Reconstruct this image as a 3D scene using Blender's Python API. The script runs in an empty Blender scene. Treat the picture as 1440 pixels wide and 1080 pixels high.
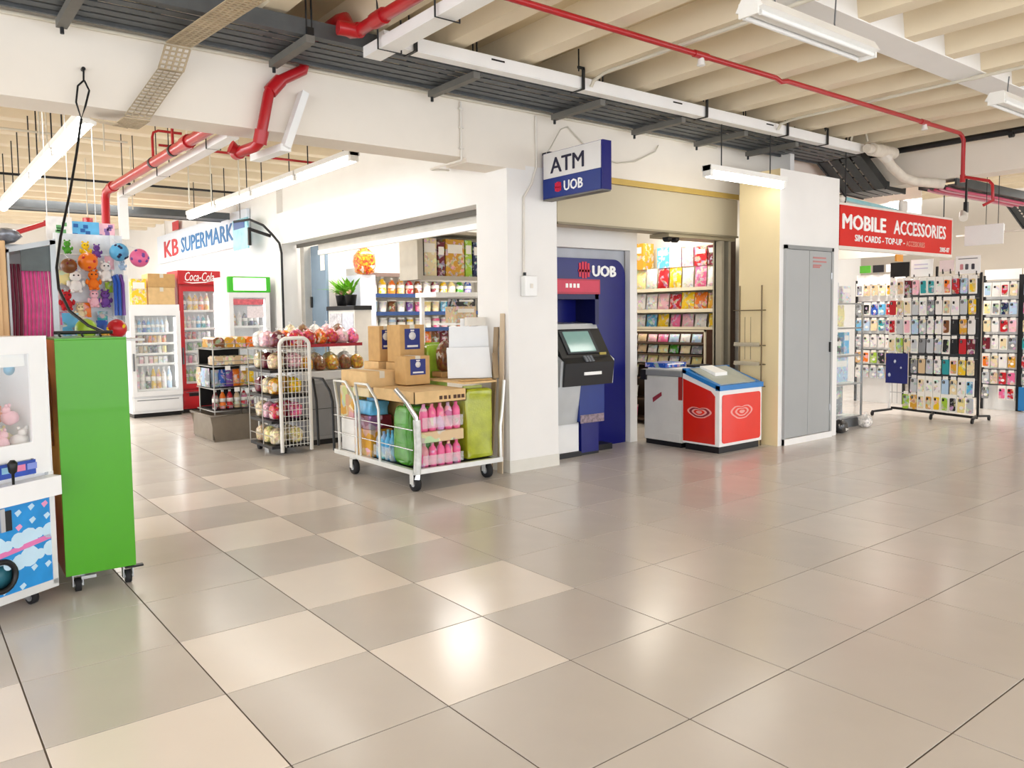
import bpy, bmesh, math, random
from mathutils import Vector, Matrix, Euler
random.seed(7)
R = math.radians
S = bpy.context.scene
COL = S.collection

# ------------------------------------------------------------------ camera
CAM_POS = Vector((-1.532838, -2.879214, 1.402992))
CF = Vector((0.60394758, 0.79431792, -0.06562281))
CR = Vector((0.79539871, -0.60592507, -0.01398932))
CU = Vector((0.05087447, 0.04374748, 0.99774643))
FPX = 1102.07
cam = bpy.data.cameras.new('camera')
cam.sensor_fit = 'HORIZONTAL'; cam.sensor_width = 36.0
cam.lens = FPX / 1440 * 36.0
cam.shift_x = 33.67 / 1440; cam.shift_y = -23.67 / 1440
cam.clip_end = 100
camo = bpy.data.objects.new('camera', cam); COL.objects.link(camo)
m3 = Matrix((CR, CU, -CF)).transposed()
camo.matrix_world = Matrix.Translation(CAM_POS) @ m3.to_4x4()
S.camera = camo

def px(p):
    d = Vector(p) - CAM_POS; z = d.dot(CF)
    if z <= 0.05: return None
    return (686.33 + FPX * d.dot(CR) / z, 516.33 - FPX * d.dot(CU) / z, z)

# ------------------------------------------------------------------ world, exposure
wd = bpy.data.worlds.new('daylight'); S.world = wd; wd.use_nodes = True
bg = wd.node_tree.nodes['Background']
bg.inputs[0].default_value = (0.93, 0.96, 1.0, 1); bg.inputs[1].default_value = 2.1
S.view_settings.view_transform = 'Standard'; S.view_settings.look = 'None'
S.view_settings.exposure = 0.74; S.view_settings.gamma = 1.0
S.view_settings.use_curve_mapping = False

# ------------------------------------------------------------------ materials
MATS = {}
def lin(h):
    h = h.lstrip('#'); v = [int(h[i:i+2], 16) / 255 for i in (0, 2, 4)]
    return tuple(c / 12.92 if c <= .04045 else ((c + .055) / 1.055) ** 2.4 for c in v) + (1,)
def mat(name, col='#ffffff', rough=.5, metal=0., var=.06, scale=6., bump=0., spec=.5, emit=0., alpha=1., trans=0., ior=1.45, objcol=False, coat=0., stretch=None):
    """Procedural material: a base colour broken up by noise, optional fine relief."""
    if name in MATS: return MATS[name]
    m = bpy.data.materials.new(name); m.use_nodes = True; MATS[name] = m
    nt = m.node_tree; N = nt.nodes; L = nt.links; b = N['Principled BSDF']
    b.inputs['Roughness'].default_value = rough; b.inputs['Metallic'].default_value = metal
    b.inputs['Specular IOR Level'].default_value = spec; b.inputs['IOR'].default_value = ior
    b.inputs['Alpha'].default_value = alpha; b.inputs['Transmission Weight'].default_value = trans
    b.inputs['Coat Weight'].default_value = coat
    c = lin(col)
    tc = N.new('ShaderNodeTexCoord'); mp = N.new('ShaderNodeMapping'); L.new(tc.outputs['Object'], mp.inputs[0])
    if stretch: mp.inputs['Scale'].default_value = stretch
    nz = N.new('ShaderNodeTexNoise'); nz.inputs['Scale'].default_value = scale; nz.inputs['Detail'].default_value = 4
    L.new(mp.outputs[0], nz.inputs['Vector'])
    hv = N.new('ShaderNodeHueSaturation')
    if objcol:
        oi = N.new('ShaderNodeObjectInfo'); L.new(oi.outputs['Color'], hv.inputs['Color'])
    else: hv.inputs['Color'].default_value = c
    mr = N.new('ShaderNodeMapRange'); mr.inputs[1].default_value = .3; mr.inputs[2].default_value = .7
    mr.inputs[3].default_value = 1 - var; mr.inputs[4].default_value = 1 + var
    L.new(nz.outputs[0], mr.inputs[0]); L.new(mr.outputs[0], hv.inputs['Value'])
    L.new(hv.outputs[0], b.inputs['Base Color'])
    if bump:
        n2 = N.new('ShaderNodeTexNoise'); n2.inputs['Scale'].default_value = scale * 8; n2.inputs['Detail'].default_value = 3
        L.new(mp.outputs[0], n2.inputs['Vector'])
        bp = N.new('ShaderNodeBump'); bp.inputs['Strength'].default_value = bump; bp.inputs['Distance'].default_value = .004
        L.new(n2.outputs[0], bp.inputs['Height']); L.new(bp.outputs[0], b.inputs['Normal'])
    if emit:
        b.inputs['Emission Color'].default_value = c; b.inputs['Emission Strength'].default_value = emit
    return m

def pack_mat(name, rough=.35, s=30., hues=(.08, .5)):
    """Printed packaging: the object's own colour with patches of print in other tones."""
    if name in MATS: return MATS[name]
    m = mat(name, rough=rough, objcol=True, var=.04, spec=.5)
    nt = m.node_tree; N = nt.nodes; L = nt.links; b = N['Principled BSDF']
    hv = [n for n in N if n.type == 'HUE_SAT'][0]
    tc = [n for n in N if n.type == 'TEX_COORD'][0]; oi = N.new('ShaderNodeObjectInfo')
    ad = N.new('ShaderNodeVectorMath'); L.new(tc.outputs['Object'], ad.inputs[0]); L.new(oi.outputs['Location'], ad.inputs[1])
    vo = N.new('ShaderNodeTexVoronoi'); vo.inputs['Scale'].default_value = s; L.new(ad.outputs[0], vo.inputs['Vector'])
    h2 = N.new('ShaderNodeHueSaturation'); L.new(vo.outputs['Color'], h2.inputs['Color']); h2.inputs['Saturation'].default_value = .6; h2.inputs['Value'].default_value = 1.05
    nz = N.new('ShaderNodeTexNoise'); nz.inputs['Scale'].default_value = s * .55; L.new(ad.outputs[0], nz.inputs['Vector'])
    mr = N.new('ShaderNodeMapRange'); mr.inputs[1].default_value = .51; mr.inputs[2].default_value = .54; mr.inputs[3].default_value = 0; mr.inputs[4].default_value = .55
    L.new(nz.outputs[0], mr.inputs[0])
    mx = N.new('ShaderNodeMix'); mx.data_type = 'RGBA'
    L.new(mr.outputs[0], mx.inputs[0]); L.new(hv.outputs[0], mx.inputs[6]); L.new(h2.outputs[0], mx.inputs[7])
    L.new(mx.outputs[2], b.inputs['Base Color'])
    return m

# ------------------------------------------------------------------ mesh builder (all coordinates in metres, world frame)
class MB:
    def __init__(s): s.v = []; s.f = []; s.m = []; s.sm = []; s.mats = []
    def mi(s, m):
        if m not in s.mats: s.mats.append(m)
        return s.mats.index(m)
    def add(s, vs, fs, m, smooth=False):
        o = len(s.v); k = s.mi(m); s.v += [tuple(v) for v in vs]
        for f in fs: s.f.append([o + i for i in f]); s.m.append(k); s.sm.append(smooth)
        return s
    def box(s, x0, x1, y0, y1, z0, z1, m, taper=None):
        vs = [(x, y, z) for z in (z0, z1) for y in (y0, y1) for x in (x0, x1)]
        if taper:
            cx, cy = (x0 + x1) / 2, (y0 + y1) / 2
            vs = [(cx + (x - cx) * (taper[0] if z == z1 else 1), cy + (y - cy) * (taper[1] if z == z1 else 1), z) for x, y, z in vs]
        return s.add(vs, [(0, 2, 3, 1), (4, 5, 7, 6), (0, 1, 5, 4), (2, 6, 7, 3), (0, 4, 6, 2), (1, 3, 7, 5)], m)
    def rbox(s, x0, x1, y0, y1, z0, z1, m, r=.01, seg=2, smooth=True):
        bm = bmesh.new(); bmesh.ops.create_cube(bm, size=1)
        for v in bm.verts: v.co = Vector(((x0 + x1) / 2 + v.co.x * (x1 - x0), (y0 + y1) / 2 + v.co.y * (y1 - y0), (z0 + z1) / 2 + v.co.z * (z1 - z0)))
        bmesh.ops.bevel(bm, geom=bm.edges[:], offset=r, segments=seg, profile=.5, affect='EDGES')
        bm.verts.index_update()
        s.add([v.co for v in bm.verts], [[v.index for v in f.verts] for f in bm.faces], m, smooth and False); bm.free(); return s
    def frame(s, p0, p1):
        a, b = Vector(p0), Vector(p1); t = (b - a).normalized()
        u = Vector((0, 0, 1)) if abs(t.z) < .9 else Vector((1, 0, 0))
        n = t.cross(u).normalized(); return a, b, n, t.cross(n).normalized()
    def cyl(s, p0, p1, r, m, seg=10, r1=None, caps=True):
        a, b, n, k = s.frame(p0, p1); r1 = r if r1 is None else r1
        ring = [(math.cos(2 * math.pi * i / seg), math.sin(2 * math.pi * i / seg)) for i in range(seg)]
        vs = [a + (n * c + k * d) * r for c, d in ring] + [b + (n * c + k * d) * r1 for c, d in ring]
        s.add(vs, [(i, (i + 1) % seg, seg + (i + 1) % seg, seg + i) for i in range(seg)], m, True)
        if caps:
            if r > 0: s.add(vs[:seg], [list(range(seg - 1, -1, -1))], m)
            if r1 > 0: s.add(vs[seg:], [list(range(seg))], m)
        return s
    def bar(s, p0, p1, w, h, m):
        """rectangular bar from p0 to p1, w wide across, h high"""
        a, b, n, k = s.frame(p0, p1); vs = []
        for p in (a, b):
            for i, j in ((-1, -1), (1, -1), (1, 1), (-1, 1)): vs.append(p + n * (w / 2 * i) + k * (h / 2 * j))
        return s.add(vs, [(0, 1, 2, 3), (7, 6, 5, 4), (0, 4, 5, 1), (1, 5, 6, 2), (2, 6, 7, 3), (3, 7, 4, 0)], m)
    def tube(s, pts, r, m, seg=8, closed=False):
        P = [Vector(p) for p in pts]; n = len(P); rings = []; prev = None
        for i, p in enumerate(P):
            a = P[i - 1] if (i > 0 or closed) else p; b = P[(i + 1) % n] if (i < n - 1 or closed) else p
            t = (b - a).normalized()
            if prev is None: u = Vector((0, 0, 1)) if abs(t.z) < .9 else Vector((1, 0, 0)); nn = t.cross(u).normalized()
            else: nn = (prev - t * prev.dot(t)).normalized()
            prev = nn; k = t.cross(nn)
            rings.append([p + (nn * math.cos(2 * math.pi * j / seg) + k * math.sin(2 * math.pi * j / seg)) * r for j in range(seg)])
        vs = [v for q in rings for v in q]; fs = []
        for i in range(n if closed else n - 1):
            i2 = (i + 1) % n
            for j in range(seg): fs.append((i * seg + j, i * seg + (j + 1) % seg, i2 * seg + (j + 1) % seg, i2 * seg + j))
        s.add(vs, fs, m, True)
        if not closed: s.add(rings[0], [list(range(seg))[::-1]], m); s.add(rings[-1], [list(range(seg))], m)
        return s
    def lathe(s, prof, c, m, seg=12, axis='z', smooth=True):
        """profile [(radius, height)] about an axis through c"""
        vs = []; c = Vector(c)
        for r, h in prof:
            for j in range(seg):
                a = 2 * math.pi * j / seg; x, y = r * math.cos(a), r * math.sin(a)
                vs.append(c + Vector({'z': (x, y, h), 'x': (h, x, y), 'y': (x, h, y)}[axis]))
        fs = [(i * seg + j, i * seg + (j + 1) % seg, (i + 1) * seg + (j + 1) % seg, (i + 1) * seg + j) for i in range(len(prof) - 1) for j in range(seg)]
        if prof[0][0] > 1e-4: fs.append(list(range(seg))[::-1])
        if prof[-1][0] > 1e-4: fs.append(list(range((len(prof) - 1) * seg, len(prof) * seg)))
        return s.add(vs, fs, m, smooth)
    def prism(s, poly, a, b, m, plane='xz'):
        """2-D outline extruded from a to b along the remaining axis"""
        def p3(u, v, w): return {'xz': (u, w, v), 'yz': (w, u, v), 'xy': (u, v, w)}[plane]
        n = len(poly); vs = [p3(u, v, a) for u, v in poly] + [p3(u, v, b) for u, v in poly]
        return s.add(vs, [list(range(n)), list(range(2 * n - 1, n - 1, -1))] + [(i, n + i, n + (i + 1) % n, (i + 1) % n) for i in range(n)], m)
    def ball(s, c, r, m, sub=2, jit=0., seed=0):
        bm = bmesh.new(); bmesh.ops.create_icosphere(bm, subdivisions=sub, radius=1); rn = random.Random(seed)
        r = r if hasattr(r, '__len__') else (r, r, r); bm.verts.index_update(); vs = []
        for v in bm.verts:
            q = v.co * (1 + rn.uniform(-jit, jit)); vs.append((c[0] + q.x * r[0], c[1] + q.y * r[1], c[2] + q.z * r[2]))
        s.add(vs, [[v.index for v in f.verts] for f in bm.faces], m, True); bm.free(); return s
    def xf(s, M, start=0):
        s.v = s.v[:start] + [tuple(M @ Vector(v)) for v in s.v[start:]]; return s

WO = {}
def W(o): return WO.get(o.name, Vector((0, 0, 0)))
def obj(name, mb, parent=None, loc=None, label=None, cat=None, group=None, kind=None, color=None, recalc=True):
    me = bpy.data.meshes.new(name)
    if parent is not None: org = W(parent)
    elif loc is not None: org = Vector(loc)
    else:
        xs, ys, zs = zip(*mb.v); org = Vector(((min(xs) + max(xs)) / 2, (min(ys) + max(ys)) / 2, min(zs)))
    me.from_pydata([Vector(v) - org for v in mb.v], [], mb.f)
    for m in mb.mats: me.materials.append(m)
    me.polygons.foreach_set('material_index', mb.m); me.polygons.foreach_set('use_smooth', mb.sm)
    if recalc:
        bm = bmesh.new(); bm.from_mesh(me); bmesh.ops.recalc_face_normals(bm, faces=bm.faces[:]); bm.to_mesh(me); bm.free()
    me.update()
    o = bpy.data.objects.new(name, me); COL.objects.link(o); WO[o.name] = org
    if parent is not None: o.parent = parent
    else: o.location = org
    tag(o, label, cat, group, kind)
    if color: o.color = color
    return o
def tag(o, label=None, cat=None, group=None, kind=None):
    if label: o['label'] = label
    if cat: o['category'] = cat
    if group: o['group'] = group
    if kind: o['kind'] = kind
    return o
def thing(name, label, cat, loc, group=None):
    o = bpy.data.objects.new(name, None); o.empty_display_size = .1; COL.objects.link(o); o.location = loc; WO[o.name] = Vector(loc)
    return tag(o, label, cat, group)
def struct(name, mb, parent=None):
    return obj(name, mb, parent=parent, kind=None if parent else 'structure', loc=None if parent else (0, 0, 0))
def place(root, loc, rotz=0., label=None):
    """move a thing built around its own origin to where it stands"""
    root.location = loc; root.rotation_euler = (0, 0, rotz)
    if label: root['label'] = label
    return root
def dup(root, loc, rotz=None, label=None, group=None, color=None):
    r = root.copy(); COL.objects.link(r); r.location = loc
    if rotz is not None: r.rotation_euler = (0, 0, rotz)
    if label: r['label'] = label
    if group: r['group'] = group
    if color: r.color = color
    for ch in root.children:
        c = ch.copy(); COL.objects.link(c); c.parent = r
        for g in ch.children:
            d = g.copy(); COL.objects.link(d); d.parent = c
    return r
def text(name, body, size, m, parent, origin, right, up, depth=.004, bold=0., shear=0., width=None, align='LEFT', label=None):
    """raised lettering: origin = baseline start, right / up = directions on the surface"""
    cu = bpy.data.curves.new(name, 'FONT'); cu.body = body; cu.size = size; cu.extrude = depth / 2; cu.shear = shear; cu.align_x = align; cu.resolution_u = 2
    t = bpy.data.objects.new(name, cu); COL.objects.link(t)
    dg = bpy.context.evaluated_depsgraph_get(); me = bpy.data.meshes.new_from_object(t.evaluated_get(dg)); bpy.data.objects.remove(t)
    if bold:                       # heavier strokes: the letters doubled with a slight shift
        bm = bmesh.new()
        for n_k, (dx, dy) in enumerate(((-bold, 0), (bold, 0), (0, -bold * .6), (0, bold * .6))):
            k = len(bm.verts); bm.from_mesh(me); bm.verts.ensure_lookup_table()
            for v in bm.verts[k:]: v.co.x += dx; v.co.y += dy; v.co.z += .0004 * n_k
        bm.to_mesh(me); bm.free()
    r_, u_ = Vector(right).normalized(), Vector(up).normalized(); n_ = r_.cross(u_)
    w0 = max((v.co.x for v in me.vertices), default=1) - min((v.co.x for v in me.vertices), default=0)
    sx = (width / w0) if width else 1
    M = Matrix((r_ * sx, u_, n_)).transposed().to_4x4(); M.translation = Vector(origin) - (W(parent) if parent else Vector())
    me.transform(M); me.materials.clear(); me.materials.append(m)
    o = bpy.data.objects.new(name, me); COL.objects.link(o); o.parent = parent
    if label: o['label'] = label
    return o
def arc(c, r, a0, a1, n, ax=(1, 0, 0), ay=(0, 0, 1)):
    c, ax, ay = Vector(c), Vector(ax), Vector(ay)
    return [c + ax * (r * math.cos(R(a0 + (a1 - a0) * i / n))) + ay * (r * math.sin(R(a0 + (a1 - a0) * i / n))) for i in range(n + 1)]
def nth(n):
    w = ['first', 'second', 'third', 'fourth', 'fifth', 'sixth', 'seventh', 'eighth', 'ninth', 'tenth', 'eleventh', 'twelfth', 'thirteenth', 'fourteenth', 'fifteenth', 'sixteenth']
    return w[n - 1]
PAL = {'red': '#c4202a', 'yellow': '#f2c81e', 'white': '#eeeae6', 'blue': '#2a58b8', 'green': '#4f9a30', 'orange': '#ee7a1c', 'pink': '#ea6a9a', 'cream': '#ecd9ae', 'brown': '#7c4a26', 'black': '#1c1c20',
       'grey': '#8e9094', 'purple': '#74489c', 'sky blue': '#5fb4e2', 'maroon': '#701c2c', 'lime green': '#a2c83a', 'silver': '#c4c8cc', 'beige': '#d8bc94', 'pale pink': '#f2bcc8', 'navy': '#1a2450', 'pale blue': '#b4cfe8', 'pale yellow': '#f4e49c', 'teal': '#2a9aa0', 'gold': '#d8a030', 'olive': '#a8b028'}

# ------------------------------------------------------------------ common materials
M_wall = mat('white_plaster', '#f0eeeb', .7, var=.025, scale=2, bump=.06)
M_cream = mat('cream_plaster', '#efe7db', .75, var=.04, scale=1.5, bump=.08)
M_ceil = mat('ceiling_paint', '#d9c6a2', .8, var=.05, scale=1.2, bump=.1)
M_rib = mat('rib_paint', '#ebddc2', .8, var=.04, scale=2, bump=.1)
M_greymetal = mat('grey_galvanised_tray', '#5e6265', .5, .5, var=.12, scale=9)
M_darkmetal = mat('dark_metal', '#2c2d2f', .45, .4, var=.1)
M_bracket = mat('bracket_grey', '#77756f', .6, .2, var=.1)
M_steel = mat('steel', '#b8babd', .3, .9, var=.06)
M_chrome = mat('chrome', '#d8dadc', .18, 1., var=.03)
M_red = mat('red_pipe_paint', '#b0121c', .35, var=.08, coat=.3)
M_white = mat('white_enamel', '#f2f2f0', .3, var=.02)
M_offwhite = mat('off_white', '#e4ded4', .5, var=.04)
M_black = mat('black_plastic', '#141416', .4, var=.1)
M_rubber = mat('rubber', '#1e1e20', .7, var=.1)
M_greyplastic = mat('grey_plastic', '#6d7074', .5, var=.08)
M_tube = mat('lit_tube', '#fffdf6', .4, emit=9.)
M_card = mat('cardboard', '#c79f68', .8, var=.08, scale=12, bump=.08)
M_card2 = mat('pale_cardboard', '#dcb985', .8, var=.08, scale=12, bump=.08)
M_glass = mat('clear_glass', '#eef6f6', .03, trans=1., var=0., spec=.5, ior=1.1)
M_pack = pack_mat('printed_pack')
M_packbig = pack_mat('printed_pack_large', s=11.)
# ================================================================== FLOOR
M_grout = mat('grout', '#6a6058', .95, var=.1, spec=.1)
def tile_mat(name, col, var):
    m = mat(name, col, .2, var=var, scale=1.6, spec=.55)
    nt = m.node_tree; N = nt.nodes; L = nt.links
    oi = N.new('ShaderNodeObjectInfo'); mr = N.new('ShaderNodeMapRange'); mr.inputs[3].default_value = .965; mr.inputs[4].default_value = 1.03
    L.new(oi.outputs['Random'], mr.inputs[0])
    hv = [n for n in N if n.type == 'HUE_SAT'][0]; h2 = N.new('ShaderNodeHueSaturation'); L.new(hv.outputs[0], h2.inputs['Color']); L.new(mr.outputs[0], h2.inputs['Value'])
    b = N['Principled BSDF']; L.new(h2.outputs[0], b.inputs['Base Color'])
    nz = [n for n in N if n.type == 'TEX_NOISE'][0]; r2 = N.new('ShaderNodeMapRange'); r2.inputs[3].default_value = .13; r2.inputs[4].default_value = .3
    L.new(nz.outputs[0], r2.inputs[0]); L.new(r2.outputs[0], b.inputs['Roughness'])
    return m
M_tile = tile_mat('grey_floor_tile', '#ccc4bc', .05); M_tile_l = tile_mat('light_floor_tile', '#eae0d6', .03)
floor = struct('floor', MB().box(-7, 15, -8, 18, -.12, -.003, M_grout))
T = .6
def tile_mb(x, y, m):
    e = .0032; c = .0006; b = MB(); x0, x1, y0, y1 = x + e, x + T - e, y + e, y + T - e
    vs = [(x0, y0, -.008), (x1, y0, -.008), (x1, y1, -.008), (x0, y1, -.008), (x0, y0, -c), (x1, y0, -c), (x1, y1, -c), (x0, y1, -c), (x0 + c, y0 + c, 0), (x1 - c, y0 + c, 0), (x1 - c, y1 - c, 0), (x0 + c, y1 - c, 0)]
    fs = [(8, 9, 10, 11)] + [(4 + i, 4 + (i + 1) % 4, 8 + (i + 1) % 4, 8 + i) for i in range(4)] + [(i, (i + 1) % 4, 4 + (i + 1) % 4, 4 + i) for i in range(4)]
    return b.add(vs, fs, m)
LIGHT = {(0, -1), (1, 0), (0, 1), (1, 2), (0, 3), (1, 4), (-1, 0), (-2, -1), (-3, 0), (0, 5), (1, 6), (3, 3), (-1, 4)}
cells = []
for gx in range(-11, 24):
    for gy in range(-12, 28):
        c = (gx * T + T / 2, gy * T + T / 2, 0); pts = [px((gx * T + a * T, gy * T + b * T, 0)) for a in (0, 1) for b in (0, 1)]
        vis = any(q and -40 < q[0] < 1480 and q[1] < 1130 for q in pts)
        cells.append((not vis, (Vector(c) - CAM_POS).length, gx, gy))
cells.sort()
tmesh = {}
for k, (hid, d, gx, gy) in enumerate(cells[:292]):
    li = (gx, gy) in LIGHT; me = tmesh.get(li)
    if me is None:
        o = obj('tile', tile_mb(gx * T, gy * T, M_tile_l if li else M_tile), parent=floor)
        o.location = (gx * T, gy * T, 0)
        for v in o.data.vertices: v.co -= Vector((gx * T, gy * T, 0))
        tmesh[li] = o.data
    else:
        o = bpy.data.objects.new('tile', me); COL.objects.link(o); o.parent = floor; o.location = (gx * T, gy * T, 0)
rest = MB()
for hid, d, gx, gy in cells[292:]:
    t_ = tile_mb(gx * T, gy * T, M_tile_l if (gx, gy) in LIGHT else M_tile); rest.add(t_.v, t_.f, t_.mats[0])
obj('tile_field', rest, parent=floor, kind='stuff')

# ================================================================== CEILING
ceiling = struct('ceiling', MB().box(-6, 13, -7, 17, 3.5, 3.62, M_ceil))
def joist_y(x, y0, y1):
    return MB().prism([(x - .075, 3.3), (x + .075, 3.3), (x + .115, 3.5), (x - .115, 3.5)], y0, y1, M_rib, 'xz')
for k in range(-13, 7):
    x = 4.29 + .64 * k
    if x < -4: continue
    struct('joist', joist_y(x, -6.5, 2.52), ceiling)
for k in range(0, 7): struct('joist', joist_y(8.9 + .64 * k, -6.5, 5), ceiling)
struct('cross_beam', MB().box(-5, 8.2, -.19, .06, 3.292, 3.5, M_wall), ceiling)
for k in range(0, 19):
    y = 3.2 + .64 * k
    struct('joist', MB().prism([(y - .075, 3.3), (y + .075, 3.3), (y + .115, 3.5), (y - .115, 3.5)], -5, 3.0, M_rib, 'yz'), ceiling)
b = MB().box(-6, 8.2, 2.5, 2.8, 2.72, 3.5, M_cream)
struct('ceiling_beam', b)
struct('trim_1', MB().box(-6, 5.77, 2.475, 2.5, 3.235, 3.275, M_cream))
struct('ceiling_beam', MB().box(8.2, 8.52, -7, 3.2, 2.9, 3.5, M_cream))

# ================================================================== COLUMNS AND WALLS
M_skirt = mat('skirting_tile', '#e2dfd6', .3, var=.03)
col = struct('column', MB().box(2.79, 3.37, 2.5, 2.95, 0, 2.72, M_wall))
struct('skirting', MB().box(2.784, 3.376, 2.494, 2.956, 0, .11, M_skirt), col)
struct('column_cap', MB().box(2.36, 3.0, 2.498, 2.802, 2.682, 2.74, M_cream), col)
# door block
M_yellow_lit = mat('cream_wall_paint', '#f0dcae', .7, var=.03, scale=2, bump=.06)
blk = struct('wall_door', MB().box(5.77, 6.92, 1.75, 2.23, 0, 2.86, M_wall))
struct('wall_side', MB().box(5.765, 5.77, 1.752, 2.23, 0, 2.86, M_yellow_lit))  # thin skin on the white block, yellow lamplight put into its colour
# ATM bulkhead with opening for the machine
bh = MB().box(3.37, 3.62, 2.95, 3.02, 0, 2.3, M_wall).box(4.84, 4.95, 2.95, 3.02, 0, 2.3, M_wall).box(3.62, 4.84, 2.95, 3.02, 2.08, 2.3, M_wall)
struct('wall_bulkhead', bh)
struct('wall_partition', MB().box(4.87, 4.95, 3.02, 5.0, 0, 2.72, M_wall))
struct('wall_alcove', MB().box(3.37, 4.87, 3.1, 3.15, 0, 2.72, M_wall))
struct('wall_shop_back', MB().box(4.95, 7.4, 4.75, 4.85, 0, 3.5, M_wall))
struct('wall_shop_side', MB().box(6.72, 6.8, 2.23, 4.75, 0, 3.5, M_wall))
# shop 1 front: lintel, upper wall, far jamb, return wall
struct('wall_lintel', MB().box(2.83, 3.05, 2.95, 7.75, 2.43, 2.86, M_wall).box(2.95, 3.05, 2.8, 7.75, 2.86, 3.5, M_wall))
struct('wall_jamb', MB().box(2.83, 3.05, 7.55, 7.8, 0, 2.43, M_wall))
struct('wall_left', MB().box(2.86, 3.05, 7.75, 16.6, 0, 3.5, M_wall))
struct('wall_shop_rear', MB().box(3.05, 7.4, 7.75, 7.85, 0, 3.5, M_wall))
struct('wall_shop_right', MB().box(7.0, 7.1, 4.85, 7.75, 0, 3.5, M_wall))
# far ends
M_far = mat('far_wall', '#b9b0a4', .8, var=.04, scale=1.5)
struct('wall_back', MB().box(-6, 2.86, 16.5, 16.6, 0, 3.5, M_wall))
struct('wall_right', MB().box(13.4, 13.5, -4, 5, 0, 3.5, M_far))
struct('wall_rear', MB().box(7.1, 13.4, 4.85, 4.95, 0, 3.5, M_wall))
# ================================================================== FLUORESCENT FITTINGS
M_batten = mat('batten_white', '#f4f3ef', .35, var=.02)
def fitting(p0, p1, label, lit=True, hang=None, cap='#b9b39a', group=None):
    """batten with a tube below, along p0-p1; hang = height of the rods' top"""
    p0, p1 = Vector(p0), Vector(p1); t = (p1 - p0).normalized(); c = (p0 + p1) / 2
    o = thing('fluorescent_lamp', label, 'lamp', c, group)
    b = MB().bar(p0 + Vector((0, 0, .05)), p1 + Vector((0, 0, .05)), .11, .05, M_batten); obj('batten', b, o)
    obj('tube', MB().cyl(p0 + t * .02, p1 - t * .02, .04, M_tube, 12), o)
    for q, s in ((p0, 1), (p1, -1)):
        obj('end_cap', MB().bar(q + t * (s * .0) + Vector((0, 0, .022)), q + t * (s * .045) + Vector((0, 0, .022)), .085, .1, M_batten), o)
    if hang:
        for k in (.18, .82):
            q = p0.lerp(p1, k); obj('rod', MB().cyl(q + Vector((0, 0, .075)), (q.x, q.y, hang), .006, M_darkmetal, 6), o)
    return o
for k in range(4):
    fitting((-.43, 2.84 + 1.24 * k, 2.72), (-.43, 4.05 + 1.24 * k, 2.72), '%s fluorescent batten of the lit row above the toy stalls, counted from the beam' % nth(k + 1).capitalize(), hang=3.3, group='lamps in the left row')
for k in range(4):
    fitting((1.9, 3.6 + 1.24 * k, 2.85), (1.9, 4.81 + 1.24 * k, 2.85), '%s fluorescent batten of the lit row before the grocery shop, counted from the beam' % nth(k + 1).capitalize(), hang=3.3, group='lamps in the row before the grocery shop')
fitting((4.5, 1.7, 2.68), (5.73, 1.7, 2.68), 'Lit fluorescent batten hanging in front of the beige shutter box', hang=3.15)
def batten_off(x0, x1, y, z, label):
    c = Vector(((x0 + x1) / 2, y, z)); o = thing('fluorescent_lamp', label, 'lamp', c)
    obj('batten', MB().prism([(y - .05, z + .07), (y + .05, z + .07), (y + .085, z + .01), (y + .03, z - .005), (y - .03, z - .005), (y - .085, z + .01)], x0, x1, M_batten, 'yz'), o)
    for s in (-.05, .05): obj('tube', MB().cyl((x0 + .03, y + s, z - .015), (x1 - .03, y + s, z - .015), .014, M_white, 8), o)
    for x in (x0, x1): obj('end_cap', MB().box(x - .008, x + .008, y - .06, y + .06, z - .03, z + .05, M_batten), o)
    for k in (.2, .7):
        x = x0 + (x1 - x0) * k; obj('rod', MB().tube([(x, y, z + .07), (x + .004, y + .01, z + .12), (x, y, 3.3)], .005, M_greyplastic, 6), o)
batten_off(2.25, 3.52, -.28, 3.03, 'White fluorescent batten hanging below the cross beam, left of the two')
batten_off(5.62, 6.85, -.26, 3.07, 'White fluorescent batten hanging below the cross beam, at the right frame edge')
# area lights for unseen shop lamps, one added to brighten the far left hall
def added_light(x, y, z, sx, sy, power, col=(1, .97, .92)):
    l = bpy.data.lights.new('shop_light', 'AREA'); l.shape = 'RECTANGLE'; l.size = sx; l.size_y = sy; l.energy = power; l.color = col
    o = bpy.data.objects.new('shop_light', l); COL.objects.link(o); o.location = (x, y, z); return o
added_light(4.6, 6.0, 3.2, 2.4, .3, 80); added_light(5.8, 3.6, 2.7, 1.2, .3, 20, (1, .93, .8)); added_light(10.2, 2.6, 3.0, 3, .5, 80); added_light(.6, 11, 3.1, 1.5, 4, 150)
added_light(12, .2, 3.0, 1.5, 1.5, 30)
M_cond = mat('conduit_cream', '#d8d2c2', .5, var=.04)
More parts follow.
